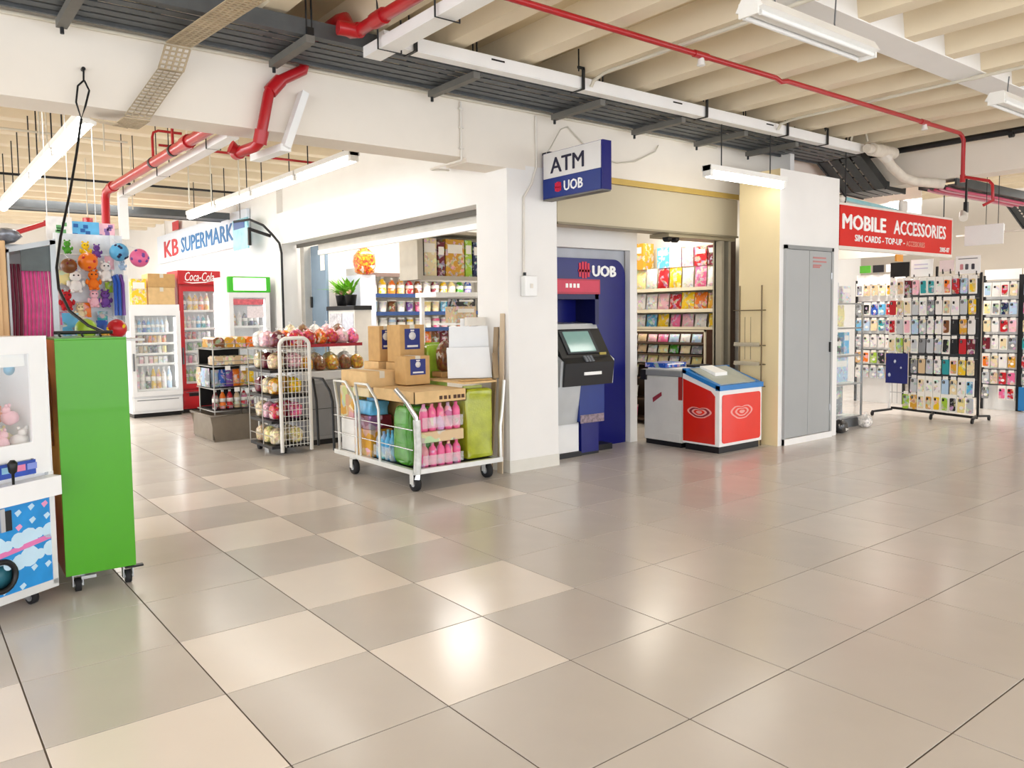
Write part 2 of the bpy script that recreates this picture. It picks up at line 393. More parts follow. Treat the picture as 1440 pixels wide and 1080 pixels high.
# ================================================================== OVERHEAD SERVICES
def cable_tray(label, x0, x1, y0, y1, z, brackets, rung=.3):
    o = thing('cable_tray', label, 'cable tray', ((x0 + x1) / 2, (y0 + y1) / 2, z))
    for y in (y0, y1): obj('side_rail', MB().box(x0, x1, y - .012, y + .012, z, z + .1, M_greymetal), o)
    n = 5; w = (y1 - y0 - .04) / n
    for k in range(n):
        a = y0 + .02 + w * k; obj('slat', MB().box(x0, x1, a + .006, a + w - .022, z + .016, z + .022, M_greymetal), o)
    x = x0 + .15
    while x < x1:
        obj('rung', MB().box(x - .018, x + .018, y0, y1, z + .022, z + .045, M_greymetal), o); x += rung
    for bx in brackets:
        q = obj('bracket', MB().box(bx - .03, bx + .03, y0 - .03, y1 + .05, z - .05, z - .002, M_bracket), o)
        obj('bolt', MB().cyl((bx, y1 + .035, z - .085), (bx, y1 + .035, z + .03), .012, M_darkmetal, 6), q)
        for s in (-.018, .018): obj('rod', MB().cyl((bx + s, y0 - .01, z - .04), (bx + s, y0 - .01, 3.45), .006, M_darkmetal, 6), q)
        obj('nut', MB().box(bx - .022, bx + .022, y0 - .035, y0 + .015, z, z + .045, M_black), q)
    return o
main_tray = cable_tray('Long dark grey cable tray running along the cream beam across the whole hall', -1.7, 7.5, 1.83, 2.36, 3.18, (-.64, .66, 1.96, 3.26, 4.3, 5.25, 6.15), .34)
# tray dipping below the far beam
M_darktray = mat('dark_tray', '#3e4244', .5, .4, var=.12)
def tray_run(name, label, pts, y0, y1, m=M_darktray, nr=5):
    o = thing(name, label, 'cable tray', pts[0][:1] + ((y0 + y1) / 2,) + pts[0][1:])
    for i in range(len(pts) - 1):
        (xa, za), (xb, zb) = pts[i], pts[i + 1]
        for y in (y0, y1): obj('side_rail', MB().bar((xa, y, za + .05), (xb, y, zb + .05), .02, .1, m), o)
        n = 4; w = (y1 - y0) / n
        for k in range(n):
            y = y0 + w * (k + .5); obj('slat', MB().bar((xa, y, za + .015), (xb, y, zb + .015), w - .025, .008, m), o)
        for k in range(1, nr):
            t = k / nr; obj('rung', MB().bar((xa + (xb - xa) * t, y0, za + (zb - za) * t + .03), (xa + (xb - xa) * t, y1, za + (zb - za) * t + .03), .03, .015, m), o)
    return o
tray_run('cable_tray', 'Dark sloping end of cable tray dipping below the far beam above the red sign', [(7.53, 3.18), (8.12, 2.86), (8.62, 2.84)], 1.83, 2.36)
t2 = tray_run('cable_tray', 'Cable tray with pink cables at the right, beyond the white lagged pipe', [(8.26, 2.82), (10.9, 2.82), (11.6, 2.5)], 1.1, 1.5, M_darktray, 9)
M_pink = mat('pink_cable', '#c8506e', .5); M_pink2 = mat('pale_pink_cable', '#d79aa8', .5)
for k, y in enumerate((1.2, 1.27, 1.33, 1.4)):
    obj('cable', MB().tube([(8.28, y, 2.8), (8.6, y + .02, 2.8), (9.6, y, 2.805), (10.8, y, 2.8)], .017, (M_pink, M_pink2)[k % 2], 6), t2)
# white trunking hung beside the tray
tr = thing('trunking', 'Long white trunking hung in front of the grey cable tray', 'trunking', (4.2, 1.72, 3.2))
b = MB().box(1.12, 7.3, 1.68, 1.77, 3.175, 3.27, M_white); obj('body', b, tr)
obj('lid', MB().box(1.12, 7.3, 1.675, 1.679, 3.182, 3.262, mat('white_lid', '#f6f6f6', .25, var=.02)), tr)
for x in (2.0, 4.0, 5.4): obj('slot', MB().box(x, x + .12, 1.672, 1.6755, 3.235, 3.247, M_black), tr)
for x in (1.35, 2.9, 4.45, 5.75, 6.5):
    q = obj('hanger', MB().bar((x, 1.66, 3.17), (x, 1.66, 3.33), .012, .025, M_darkmetal).bar((x, 1.66, 3.172), (x, 1.8, 3.172), .02, .008, M_darkmetal).bar((x - .06, 1.66, 3.33), (x + .01, 1.66, 3.33), .012, .02, M_darkmetal), tr)
    obj('rod', MB().cyl((x - .05, 1.66, 3.3), (x - .05, 1.66, 3.47), .006, M_darkmetal, 6), q)
def pipe(name, label, pts, r, m, cat='pipe', flanges=(), seg=12, clips=()):
    o = thing(name, label, cat, pts[0]); obj('pipe_run', MB().tube(pts, r, m, seg), o)
    for a, b in flanges: obj('coupling', MB().cyl(a, b, r * 1.28, m, seg), o)
    for a, b in clips: obj('clip', MB().cyl(a, b, r * 1.12, M_darkmetal, seg), o)
    return o
# big red sprinkler main, over the beam and down its face
p = pipe('red_pipe', 'Thick red pipe crossing over the tray and dropping down the beam face', [(.93, .0, 3.2), (.9, 1.64, 3.2), (.9, 1.72, 3.24), (.9, 1.79, 3.33), (.9, 1.88, 3.345), (.91, 2.34, 3.345), (.92, 2.41, 3.32), (.92, 2.43, 3.27), (.89, 2.43, 3.16), (.7, 2.43, 3.05), (.65, 2.43, 3.0), (.63, 2.43, 2.95), (.57, 2.43, 2.68), (.565, 2.44, 2.63), (.55, 2.5, 2.6), (.52, 2.78, 2.6)], .038, M_red,
         flanges=[((.905, 1.3, 3.2), (.903, 1.42, 3.2)), ((.9, 1.6, 3.2), (.9, 1.72, 3.23)), ((.72, 2.43, 3.062), (.64, 2.43, 2.97)), ((.575, 2.43, 2.7), (.562, 2.45, 2.61)), ((.525, 2.74, 2.6), (.52, 2.8, 2.6))])
obj('tee', MB().cyl((.9, 1.62, 3.2), (.77, 1.64, 3.2), .045, M_red, 12), p)
obj('drain_funnel', MB().cyl((.53, 2.74, 2.6), (.46, 2.74, 2.63), .025, M_red, 10, r1=.05), p)
p = thing('trunking', 'White square trunking running beside the thick red pipe', 'trunking', (.97, 2.3, 2.62))
obj('body', MB().box(1.02, 1.15, .3, 1.78, 3.1, 3.17, M_white), p)
obj('dropper', MB().bar((.89, 2.43, 3.0), (.74, 2.43, 2.6), .09, .05, M_white), p)
obj('lower_leg', MB().bar((.74, 2.42, 2.6), (.7, 2.9, 2.6), .08, .05, M_white), p)
for y in (.9, 1.55): obj('hanger', MB().tube([(1.0, y, 3.45), (1.0, y, 3.09), (1.17, y, 3.09), (1.17, y, 3.3)], .006, M_darkmetal, 6), p)
# red main continuing over the toy stalls
p = pipe('red_pipe', 'Red pipe beyond the beam, over the toy stalls, ending in a drop', [(.38, 2.86, 2.78), (.36, 6.1, 2.78), (.35, 6.2, 2.76), (.35, 6.26, 2.7), (.35, 6.3, 2.3)], .043, M_red, flanges=[((.375, 3.4, 2.78), (.375, 3.52, 2.78)), ((.36, 5.9, 2.78), (.36, 6.04, 2.78)), ((.35, 6.3, 2.32), (.35, 6.3, 2.42))], clips=[((.37, 4.4, 2.78), (.37, 4.45, 2.78)), ((.37, 3.8, 2.78), (.37, 3.84, 2.78))])
for y, h in ((4.42, .28), (3.82, .35)):
    obj('sprinkler_branch', MB().tube([(.37, y, 2.78), (.37, y, 2.78 + h - .06), (.38, y, 2.78 + h - .02), (.42, y, 2.78 + h), (.62, y, 2.78 + h)], .012, M_red, 6), p)
p = thing('trunking', 'White trunking beside the red pipe over the toy stalls', 'trunking', (.55, 4.5, 2.72))
obj('body', MB().box(.48, .57, 2.86, 6.25, 2.72, 2.78, M_white), p); obj('dropper', MB().box(.48, .57, 6.25, 6.32, 2.28, 2.78, M_white), p)
for y in (3.3, 4.7, 6.0): obj('hanger', MB().tube([(.47, y, 3.5), (.47, y, 2.715), (.58, y, 2.715), (.58, y, 3.5)], .005, M_darkmetal, 5), p)
# short red pipes further back at left
pipe('red_pipe', 'Thin slanting red pipe far back at left, above the blue banner', [(.14, 8.4, 2.66), (-.35, 8.6, 2.47), (-.78, 8.8, 2.36)], .03, M_red, flanges=[((.16, 8.39, 2.67), (.08, 8.42, 2.64))])
pipe('red_pipe', 'Short thick red stub beside the drop of the far red pipe', [(.42, 7.6, 2.62), (.42, 7.6, 2.46), (.46, 7.6, 2.43), (.7, 7.6, 2.43)], .045, M_red, flanges=[((.42, 7.6, 2.58), (.42, 7.6, 2.64))])
obj('hanger_rod', MB().cyl((.42, 7.6, 2.6), (.42, 7.6, 3.5), .007, M_cond, 6), bpy.data.objects['red_pipe.003'])
# thin red sprinkler line
p = pipe('red_pipe', 'Thin red sprinkler line under the joists crossing to the far beam', [(1.3, .71, 3.22), (3.0, .71, 3.22), (4.05, .71, 3.22), (4.12, .71, 3.2), (4.2, .71, 3.22), (7.36, .71, 3.22), (7.42, .71, 3.2), (7.44, .7, 3.15), (7.44, .7, 2.76)], .02, M_red,
         flanges=[((3.05, .71, 3.22), (3.2, .71, 3.22)), ((6.5, .71, 3.22), (6.65, .71, 3.22)), ((7.44, .7, 2.8), (7.44, .7, 2.72))])
obj('sprinkler', MB().cyl((3.13, .71, 3.2), (3.13, .71, 3.15), .02, M_white, 8, r1=.03), p)
obj('sprinkler', MB().cyl((6.58, .71, 3.2), (6.58, .71, 3.15), .02, M_white, 8, r1=.03), p)
obj('branch', MB().tube([(7.44, .7, 2.78), (7.44, .45, 2.7), (7.44, .42, 2.66), (7.44, .41, 2.5), (7.44, .5, 2.46)], .016, M_red, 8), p)
pipe('red_pipe', 'Very thin red line below the joists behind the thick red drop', [(.5, 4.72, 3.0), (2.3, 4.72, 3.0)], .012, M_red, seg=8)
# conduits
pipe('conduit', 'Cream conduit under the joists curving down to the trunking, the nearer of two', [(2.98, 1.655, 3.2), (2.98, 1.63, 3.24), (2.96, 1.5, 3.262), (2.955, 1.4, 3.266), (2.95, .6, 3.266), (2.95, -.9, 3.266)], .014, M_cond, 'conduit', seg=8)
pipe('conduit', 'Cream conduit under the joists beyond the first lamp, the farther of two', [(5.56, 1.655, 3.2), (5.56, 1.62, 3.25), (5.55, 1.5, 3.264), (5.54, 1.4, 3.266), (5.54, .6, 3.266), (5.54, -1.6, 3.266)], .014, M_cond, 'conduit', flanges=[((5.54, -.1, 3.266), (5.54, -.2, 3.266))], seg=8)
pipe('black_pipe', 'Black pipe running along the foot of the joists before the far beam', [(7.95, 2.4, 3.26), (7.95, -2.4, 3.26)], .035, M_black, 'pipe', flanges=[((7.95, .42, 3.24), (7.95, .46, 3.24))])
pipe('conduit', 'Thin dark conduit under the joists over the toy stalls', [(-2, 7.05, 3.0), (2.3, 7.05, 3.0)], .014, M_darkmetal, 'conduit', seg=8)
pipe('conduit', 'Thin pale conduit under the joists left of the lit row', [(-1.5, 5.0, 3.05), (.3, 5.0, 3.05)], .01, M_cond, 'conduit', seg=6)
for n, (x, dy) in enumerate(((7.15, 0), (7.3, .1))):
    pipe('conduit', ('White conduit loop rising from the end of the white trunking', 'Black conduit loop rising beside the white loop over the trunking')[n], [(x - .1, 1.7 + dy, 3.285), (x - .1, 1.68 + dy, 3.36)] + arc((x + .05, 1.68 + dy, 3.36), .14, 180, 20, 8) + [(x + .19, 1.66, 3.3)], .014, (M_cond, M_black)[n], 'conduit', seg=8)
# grey tray far back at left
tray_run('cable_tray', 'Grey cable tray far back at left, behind the red pipe', [(-2.6, 2.93), (2.7, 2.93)], 9.2, 9.6, M_greymetal, 14)
# lagged white pipe at the end of the tray
o = thing('lagged_pipe', 'White lagged pipe bending down to the far beam beside the tray end', 'pipe', (7.8, 1.68, 3.1))
M_lag = mat('lagging', '#dfd6c8', .85, var=.08, scale=14, bump=.3)
obj('pipe_run', MB().tube([(7.2, 1.595, 3.2), (7.75, 1.595, 3.2)], .05, M_lag, 12), o)
obj('elbow_wrap', MB().tube([(7.3, 1.595, 3.2), (7.8, 1.595, 3.21)], .072, M_lag, 12), o)
obj('dropper', MB().tube([(7.62, 1.6, 3.16), (7.72, 1.57, 3.05), (7.85, 1.5, 2.93), (7.98, 1.42, 2.88), (8.12, 1.3, 2.86), (8.2, 1.2, 2.84)], .055, M_lag, 12), o)
obj('strap', MB().tube([(7.56, 1.61, 3.19), (7.66, 1.585, 3.13)], .064, M_offwhite, 12), o)
# perforated beige cable ladder, over the tray and down the beam
M_beige = mat('beige_perforated_metal', '#b9a88c', .55, .2, var=.12)
o = thing('cable_ladder', 'Beige perforated cable ladder dropping down the beam at upper left', 'cable tray', (-.05, 2.4, 2.66))
def ladder(pa, pb, nr, strips=5, w=.15):
    a, b = Vector(pa), Vector(pb); side = Vector((1, 0, 0))
    for k in range(strips):
        d = side * (w * (k / (strips - 1) - .5)); obj('strip', MB().bar(a + d, b + d, .012, .006, M_beige), o)
    for k in range(nr + 1):
        c = a.lerp(b, k / nr); obj('rung', MB().bar(c - side * w / 2, c + side * w / 2, .012, .008, M_beige), o)
ladder((.14, .9, 3.13), (.0, 2.3, 3.13), 40)
ladder((.0, 2.32, 3.12), (-.02, 2.42, 3.0), 5)
ladder((-.02, 2.44, 3.0), (-.23, 2.44, 2.68), 15)
ladder((-.23, 2.46, 2.67), (-.26, 2.62, 2.65), 6)
obj('end_plate', MB().bar((-.28, 2.6, 2.65), (-.42, 2.72, 2.69), .12, .008, M_beige), o)
# beam-mounted conduit and switch box on the column
o = thing('conduit', 'White conduit down the column to a white switch box', 'conduit', (3.09, 2.48, 1.5))
obj('pipe_run', MB().tube([(3.12, 2.488, 3.165), (3.12, 2.488, 2.72), (3.06, 2.488, 2.56), (2.97, 2.488, 2.44), (2.96, 2.488, 1.74)], .011, M_offwhite, 8), o)
bx = obj('switch_box', MB().rbox(2.93, 3.07, 2.43, 2.497, 1.57, 1.75, M_white, .006), o)
obj('gland', MB().cyl((2.96, 2.475, 1.745), (2.96, 2.475, 1.78), .014, M_black, 8), bx); obj('switch', MB().box(2.985, 3.015, 2.424, 2.43, 1.64, 1.68, M_offwhite), bx)
o = thing('conduit', 'Thin white conduit down the beam front, left of the column', 'conduit', (2.3, 2.49, 2.9))
obj('pipe_run', MB().tube([(2.3, 2.486, 3.165), (2.3, 2.486, 2.72), (2.3, 2.484, 2.7), (2.3, 2.5, 2.69), (2.3, 2.8, 2.69), (2.4, 3.1, 2.72), (2.8, 3.4, 2.8)], .01, M_offwhite, 8), o)
for z in (2.78, 2.95, 3.1): obj('saddle', MB().box(2.28, 2.32, 2.472, 2.498, z, z + .012, M_offwhite), o)
o = thing('conduit', 'Conduit running along the foot of the ledge before the tray, ending above the sign', 'conduit', (3.5, 2.47, 3.14))
obj('pipe_run', MB().tube([(-1.5, 2.482, 3.19), (5.7, 2.482, 3.19)], .014, M_cond, 8), o)
# black cable loop from the beam to the claw machine
o = thing('cable', 'Black power cable looping from the beam past the tube to the claw machine', 'cable', (-.6, 2.4, 2.9))
obj('hook', MB().cyl((-.52, 2.5, 2.935), (-.52, 2.47, 2.935), .012, M_black, 8), o)
obj('wire', MB().tube([(-.52, 2.47, 2.93), (-.525, 2.46, 2.86), (-.56, 2.45, 2.82), (-.575, 2.44, 2.72), (-.555, 2.42, 2.62), (-.53, 2.41, 2.7), (-.5, 2.44, 2.8), (-.52, 2.46, 2.86)], .006, M_black, 6), o)
obj('lead', MB().tube([(-.555, 2.42, 2.62), (-.6, 2.36, 2.4), (-.66, 2.28, 2.15), (-.74, 2.15, 1.88), (-.79, 2.0, 1.7), (-.8, 1.9, 1.58), (-.77, 1.8, 1.46), (-.7, 1.7, 1.38), (-.64, 1.64, 1.345)], .008, M_black, 6), o)
o = thing('cable', 'Thin white cable drooping over the ATM sign', 'cable', (3.7, 2.48, 2.9))
obj('wire', MB().tube([(3.2, 2.44, 2.84), (3.26, 2.45, 2.9), (3.4, 2.47, 3.08), (3.5, 2.48, 3.12), (3.62, 2.48, 3.04), (3.85, 2.48, 2.9), (4.15, 2.48, 2.86), (4.4, 2.48, 2.9), (4.7, 2.48, 3.03), (4.75, 2.48, 3.1)], .006, M_cond, 6), o)
o = thing('cable', 'Black cable bundle arching beside the supermarket banner to the jamb', 'cable', (2.75, 7.3, 2.4))
obj('wire', MB().tube([(2.3, 7.9, 2.74), (2.45, 7.7, 2.76), (2.6, 7.6, 2.68), (2.7, 7.55, 2.56), (2.78, 7.5, 2.44), (2.8, 7.48, 2.3), (2.8, 7.48, 1.2), (2.8, 7.48, .2)], .017, M_black, 8), o)
obj('bracket', MB().bar((2.4, 7.6, 2.62), (2.7, 7.6, 2.54), .03, .04, M_black).bar((2.4, 7.6, 2.4), (2.4, 7.6, 2.64), .04, .04, M_black), o)
# hanger rods below the left joists
n = 0
for x, y, z in ((.9, 5.2, 2.55), (1.3, 4.9, 2.6), (1.25, 5.6, 2.58), (.65, 6.4, 2.62), (-.3, 5.4, 2.9), (-.5, 4.4, 2.85), (.1, 5.0, 2.95)):
    n += 1
    obj('hanger_rod', MB().cyl((x, y, z), (x, y, 3.5), .007, M_cond, 6), loc=(x, y, z), label='Thin bare hanger rod under the joists behind the beam, %s of seven' % nth(n), cat='rod', group='hanger rods behind the beam')
# ================================================================== GOODS: shared shapes, one object each
PM = {}
M_capw = mat('white_cap', '#f0f0ee', .4); M_capd = mat('dark_cap', '#5a1c1c', .4)
M_labelw = mat('label_white', '#f4f1ea', .5, var=.03)
M_bag = mat('bagged_goods', objcol=True, var=.05, rough=.3, coat=.6)
def _bagmat(m, s):
    nt = m.node_tree; N = nt.nodes; L = nt.links; b = N['Principled BSDF']; hv = [n for n in N if n.type == 'HUE_SAT'][0]; tc = [n for n in N if n.type == 'TEX_COORD'][0]
    oi = N.new('ShaderNodeObjectInfo'); ad = N.new('ShaderNodeVectorMath'); L.new(tc.outputs['Object'], ad.inputs[0]); L.new(oi.outputs['Location'], ad.inputs[1])
    vo = N.new('ShaderNodeTexVoronoi'); vo.inputs['Scale'].default_value = s; L.new(ad.outputs[0], vo.inputs['Vector'])
    sp = N.new('ShaderNodeSeparateColor'); L.new(vo.outputs['Color'], sp.inputs[0])
    m1 = N.new('ShaderNodeMapRange'); m1.inputs[3].default_value = .55; m1.inputs[4].default_value = 1.35; L.new(sp.outputs[0], m1.inputs[0])
    m2 = N.new('ShaderNodeMapRange'); m2.inputs[3].default_value = .46; m2.inputs[4].default_value = .54; L.new(sp.outputs[1], m2.inputs[0])
    h2 = N.new('ShaderNodeHueSaturation'); L.new(hv.outputs[0], h2.inputs['Color']); L.new(m1.outputs[0], h2.inputs['Value']); L.new(m2.outputs[0], h2.inputs['Hue'])
    nz = N.new('ShaderNodeTexNoise'); nz.inputs['Scale'].default_value = s * .3; L.new(ad.outputs[0], nz.inputs['Vector'])
    mr = N.new('ShaderNodeMapRange'); mr.inputs[1].default_value = .6; mr.inputs[2].default_value = .63; mr.inputs[4].default_value = .75; L.new(nz.outputs[0], mr.inputs[0])
    mx = N.new('ShaderNodeMix'); mx.data_type = 'RGBA'; L.new(mr.outputs[0], mx.inputs[0]); L.new(h2.outputs[0], mx.inputs[6]); mx.inputs[7].default_value = (.85, .82, .76, 1); L.new(mx.outputs[2], b.inputs['Base Color'])
    bp = N.new('ShaderNodeBump'); bp.inputs['Strength'].default_value = .5; bp.inputs['Distance'].default_value = .006; L.new(vo.outputs['Distance'], bp.inputs['Height']); L.new(bp.outputs[0], b.inputs['Normal'])
_bagmat(M_bag, 42.)
from mathutils import noise as mnoise
def lumpy(b, w, d, h, m, seed=0., sub=3, sq=.52, neck=.75):
    bm = bmesh.new(); bmesh.ops.create_icosphere(bm, subdivisions=sub, radius=1); vs = []; bm.verts.index_update()
    for v in bm.verts:
        n = v.co; p = Vector([math.copysign(abs(c) ** sq, c) for c in n]); k = 1 - .3 * (mnoise.noise(p * 2.6 + Vector((seed, 0, 0))) * .5 + .5) - .06 * abs(mnoise.noise(p * 7 + Vector((0, seed, 0))))
        t = (p.z + 1) / 2; g = 1 - neck * max(0, (t - .72) / .28) ** 1.5
        vs.append((p.x * w / 2 * k * g, p.y * d / 2 * k * g, t * h * (.96 if t < .9 else 1)))
    b.add(vs, [[v.index for v in f.verts] for f in bm.faces], m, True); bm.free()
M_cello = mat('cellophane', '#ffffff', .08, alpha=.22, var=0., spec=.9)
def shape(kind, w, h, d):
    key = (kind, round(w, 3), round(h, 3), round(d, 3))
    if key in PM: return PM[key]
    b = MB(); P = M_pack
    if kind == 'pouch':            # pillow packet with crimped seals
        n, mrows = 5, 7; F, Bk = [], []
        for j in range(mrows):
            v = j / (mrows - 1); bz = math.sin(math.pi * min(1, max(0, (v - .06) / .88))) ** .6 if .06 < v < .94 else 0
            for i in range(n):
                u = i / (n - 1); bu = math.sin(math.pi * u) ** .5 if 0 < u < 1 else 0
                k = d / 2 * bz * bu + .0015; F.append(((u - .5) * w * (1 - .05 * bz), -k, v * h)); Bk.append(((u - .5) * w * (1 - .05 * bz), k, v * h))
        fs = [(j * n + i, j * n + i + 1, (j + 1) * n + i + 1, (j + 1) * n + i) for j in range(mrows - 1) for i in range(n - 1)]
        b.add(F, fs, P, True); b.add(Bk, [f[::-1] for f in fs], P, True)
        for j in range(mrows - 1):
            for i in (0, n - 1): b.add([F[j * n + i], F[(j + 1) * n + i], Bk[(j + 1) * n + i], Bk[j * n + i]], [(0, 1, 2, 3)], P)
    elif kind == 'carton':
        b.box(-w / 2, w / 2, -d / 2, d / 2, 0, h, P); b.box(-w / 2 * .8, w / 2 * .8, -d / 2 - .001, -d / 2, h * .62, h * .86, M_labelw)
    elif kind == 'bottle':
        r = w / 2; b.lathe([(r * .9, 0), (r, h * .03), (r, h * .28), (r * .93, h * .31), (r, h * .35), (r, h * .6), (r * .75, h * .74), (r * .36, h * .86), (r * .36, h * .9)], (0, 0, 0), P, 12)
        b.cyl((0, 0, h * .9), (0, 0, h), r * .42, M_capw, 10); b.lathe([(r * 1.015, h * .36), (r * 1.015, h * .56)], (0, 0, 0), M_labelw, 12)
    elif kind == 'can':
        r = w / 2; b.lathe([(r * .85, 0), (r, h * .06), (r, h * .9), (r * .82, h)], (0, 0, 0), P, 12); b.cyl((0, 0, h), (0, 0, h + .002), r * .75, M_steel, 12)
    elif kind == 'jar':
        r = w / 2; b.lathe([(r * .92, 0), (r, h * .06), (r, h * .72), (r * .8, h * .82)], (0, 0, 0), P, 12); b.cyl((0, 0, h * .82), (0, 0, h), r * .88, M_capw, 12); b.lathe([(r * 1.015, h * .2), (r * 1.015, h * .58)], (0, 0, 0), M_labelw, 12)
    elif kind == 'tub':
        r = w / 2; b.lathe([(r * .76, 0), (r, h * .92)], (0, 0, 0), P, 12); b.cyl((0, 0, h * .92), (0, 0, h), r * 1.05, M_labelw, 12)
    elif kind == 'loaf':           # sliced bread in a clear bag, lying along x
        n = 6
        for k in range(n):
            x0 = -w / 2 + w * .82 * k / n; x1 = x0 + w * .82 / n * .94
            pr = [(-d / 2, 0), (d / 2, 0), (d / 2 * .97, h * .62), (d / 2 * 1.02, h * .8), (d / 2 * .6, h), (-d / 2 * .6, h), (-d / 2 * 1.02, h * .8), (-d / 2 * .97, h * .62)]
            b.prism(pr, x0, x1, P, 'yz')
        b.lathe([(h * .42, w * .33), (h * .2, w * .4), (h * .06, w * .45), (h * .2, w * .52)], (0, 0, h * .5), M_cello, 8, 'x')
        b.box(-w * .15, w * .1, -d / 2 - .002, -d / 2, h * .2, h * .6, M_labelw)
    elif kind == 'bag':            # plump heap-shaped bag with gathered neck
        lumpy(b, w, d, h * .88, M_bag, w * 31); b.lathe([(w * .1, h * .84), (w * .05, h * .9), (w * .14, h)], (0, 0, 0), M_cello, 7)
    elif kind == 'tray_pack':
        b.box(-w / 2, w / 2, -d / 2, d / 2, 0, h * .3, M_labelw, (1.05, 1.05)); b.ball((0, 0, h * .35), (w * .46, d * .44, h * .6), P, 2, .12, 5)
    else:
        b.box(-w / 2, w / 2, -d / 2, d / 2, 0, h, P)
    o = obj('proto', b, loc=(0, 0, 0)); PM[key] = o.data; bpy.data.objects.remove(o); return PM[key]
def item(name, kind, dims, loc, colour, label, cat, group=None, rotz=0., tilt=0., roll=0.):
    o = bpy.data.objects.new(name, shape(kind, *dims)); COL.objects.link(o); o.location = loc; o.rotation_euler = (tilt, roll, rotz + (R(random.uniform(-7, 7)) if kind == 'bag' else 0))
    c = lin(PAL[colour]); k = random.uniform(.92, 1.08); o.color = tuple(min(1, x * k) for x in c[:3]) + (1,)
    return tag(o, label, cat, group)
LEFT = R(-90)       # turn a front from -Y to face -X
def shelf_row(x, ys, z, spec, fmt, group, face='x', tilt=0.):
    """spec: (name, kind, (w,h,d), colour) along the shelf from the viewer's left"""
    for k, (s, y) in enumerate(zip(spec, ys)):
        name, kind, dims, colour = s
        lab = fmt.format(c=colour, n=name.replace('_', ' '), i=nth(k + 1))
        zz = z + .004 + dims[2] / 2 * abs(math.sin(tilt)); loc = (x, y, zz) if face == 'x' else (y, x, zz)
        item(name, kind, dims, loc, colour, lab, name.split('_')[-1], group, LEFT if face == 'x' else 0., tilt=tilt)
# ================================================================== SIGNS, SHUTTER, ATM, DOOR
M_uob = mat('deep_blue', '#060e6c', .3, var=.05); M_uob2 = mat('sign_blue', '#0c2c7c', .35, var=.05); M_uobred = mat('mark_red', '#d8143c', .35)
M_signw = mat('sign_white', '#e2dfdc', .4, var=.02); M_navy = mat('navy_letters', '#0c0c30', .4); M_lw = mat('white_letters', '#f8f8f6', .4, var=.01)
def bank_mark(parent, origin, right, up, s, m=M_uobred):
    """five-bar red mark: tall bars crossed by a band"""
    r_, u_ = Vector(right).normalized(), Vector(up).normalized(); n_ = r_.cross(u_); b = MB(); o = Vector(origin)
    def q(x0, x1, y0, y1):
        vs = [o + r_ * (x * s) + u_ * (y * s) + n_ * z for z in (0, .004) for y in (y0, y1) for x in (x0, x1)]
        b.add(vs, [(0, 2, 3, 1), (4, 5, 7, 6), (0, 1, 5, 4), (2, 6, 7, 3), (0, 4, 6, 2), (1, 3, 7, 5)], m)
    for x in (0, .24, .48, .72): q(x, x + .17, .08 if x in (0, .72) else 0, .92 if x in (0, .72) else 1)
    q(-.06, .95, .38, .52)
    return obj('emblem', b, parent)
o = thing('atm_sign', 'Double sided ATM sign box in white and blue projecting from the wall', 'sign', (3.22, 2.1, 2.42))
X0, X1, Y0, Y1, Z0, Z1 = 3.17, 3.28, 1.72, 2.46, 2.43, 2.83
obj('casing', MB().box(X0 + .004, X1 - .004, Y0 + .002, Y1, Z0, Z1, M_uob).box(X0 + .004, X1 - .004, Y0 + .01, Y1, Z0 - .012, Z0, M_bracket), o)
obj('upper_panel', MB().box(X0 - .002, X0 + .006, Y0 + .02, Y1 - .012, 2.605, Z1 - .004, M_signw), o)
obj('lower_panel', MB().box(X0 - .001, X0 + .006, Y0 + .02, Y1 - .004, Z0 + .004, 2.602, M_uob2), o)
text('lettering', 'ATM', .19, M_navy, o, (X0 - .004, 2.35, 2.645), (0, -1, 0), (0, 0, 1), .004, .0025, width=.42)
text('lettering', 'UOB', .12, M_lw, o, (X0 - .004, 2.185, 2.475), (0, -1, 0), (0, 0, 1), .004, .003, width=.235)
bank_mark(o, (X0 - .001, 2.295, 2.475), (0, -1, 0), (0, 0, 1), .085)
for y in (2.4,): obj('wall_arm', MB().box(X0 + .03, X0 + .07, y, 2.5, Z1, Z1 + .02, M_darkmetal), o)
# shutter box over the shop front
M_shut = mat('shutter_box_beige', '#c4b89c', .55, var=.04, scale=1.2)
o = thing('shutter_box', 'Wide beige roller shutter box above the ATM and snack shop', 'shutter', (4.7, 2.55, 2.24))
obj('casing', MB().rbox(3.38, 6.12, 2.5, 2.78, 2.245, 2.66, M_shut, .012), o)
obj('bottom_lip', MB().box(3.38, 6.12, 2.49, 2.52, 2.235, 2.255, mat('lip', '#8e846c', .5)), o)
obj('seam', MB().box(4.96, 6.1, 2.52, 2.78, 2.2, 2.24, mat('shutter_slat', '#a89c80', .5, .2)), o)
for x in (5.0, 5.12): obj('roller_end', MB().cyl((x, 2.6, 2.19), (x + .06, 2.6, 2.19), .04, M_black, 10), o)
struct('trim_2', MB().box(3.38, 6.12, 2.485, 2.5, 2.66, 2.715, mat('yellowed_trim', '#c8a858', .6)))
o = thing('shutter_guide', 'Steel shutter guide channel at the right end of the snack shop front', 'guide rail', (5.9, 2.6, 0))
obj('channel', MB().box(5.86, 5.9, 2.52, 2.62, 0, 2.195, mat('guide_grey', '#a79f8c', .5, .3)).box(5.98, 6.02, 2.52, 2.62, 0, 2.195, mat('guide_grey')).box(5.86, 6.02, 2.6, 2.64, 0, 2.195, mat('guide_grey')), o)
obj('edge_strip', MB().box(5.905, 5.925, 2.55, 2.6, 0, 2.195, M_darkmetal), o)
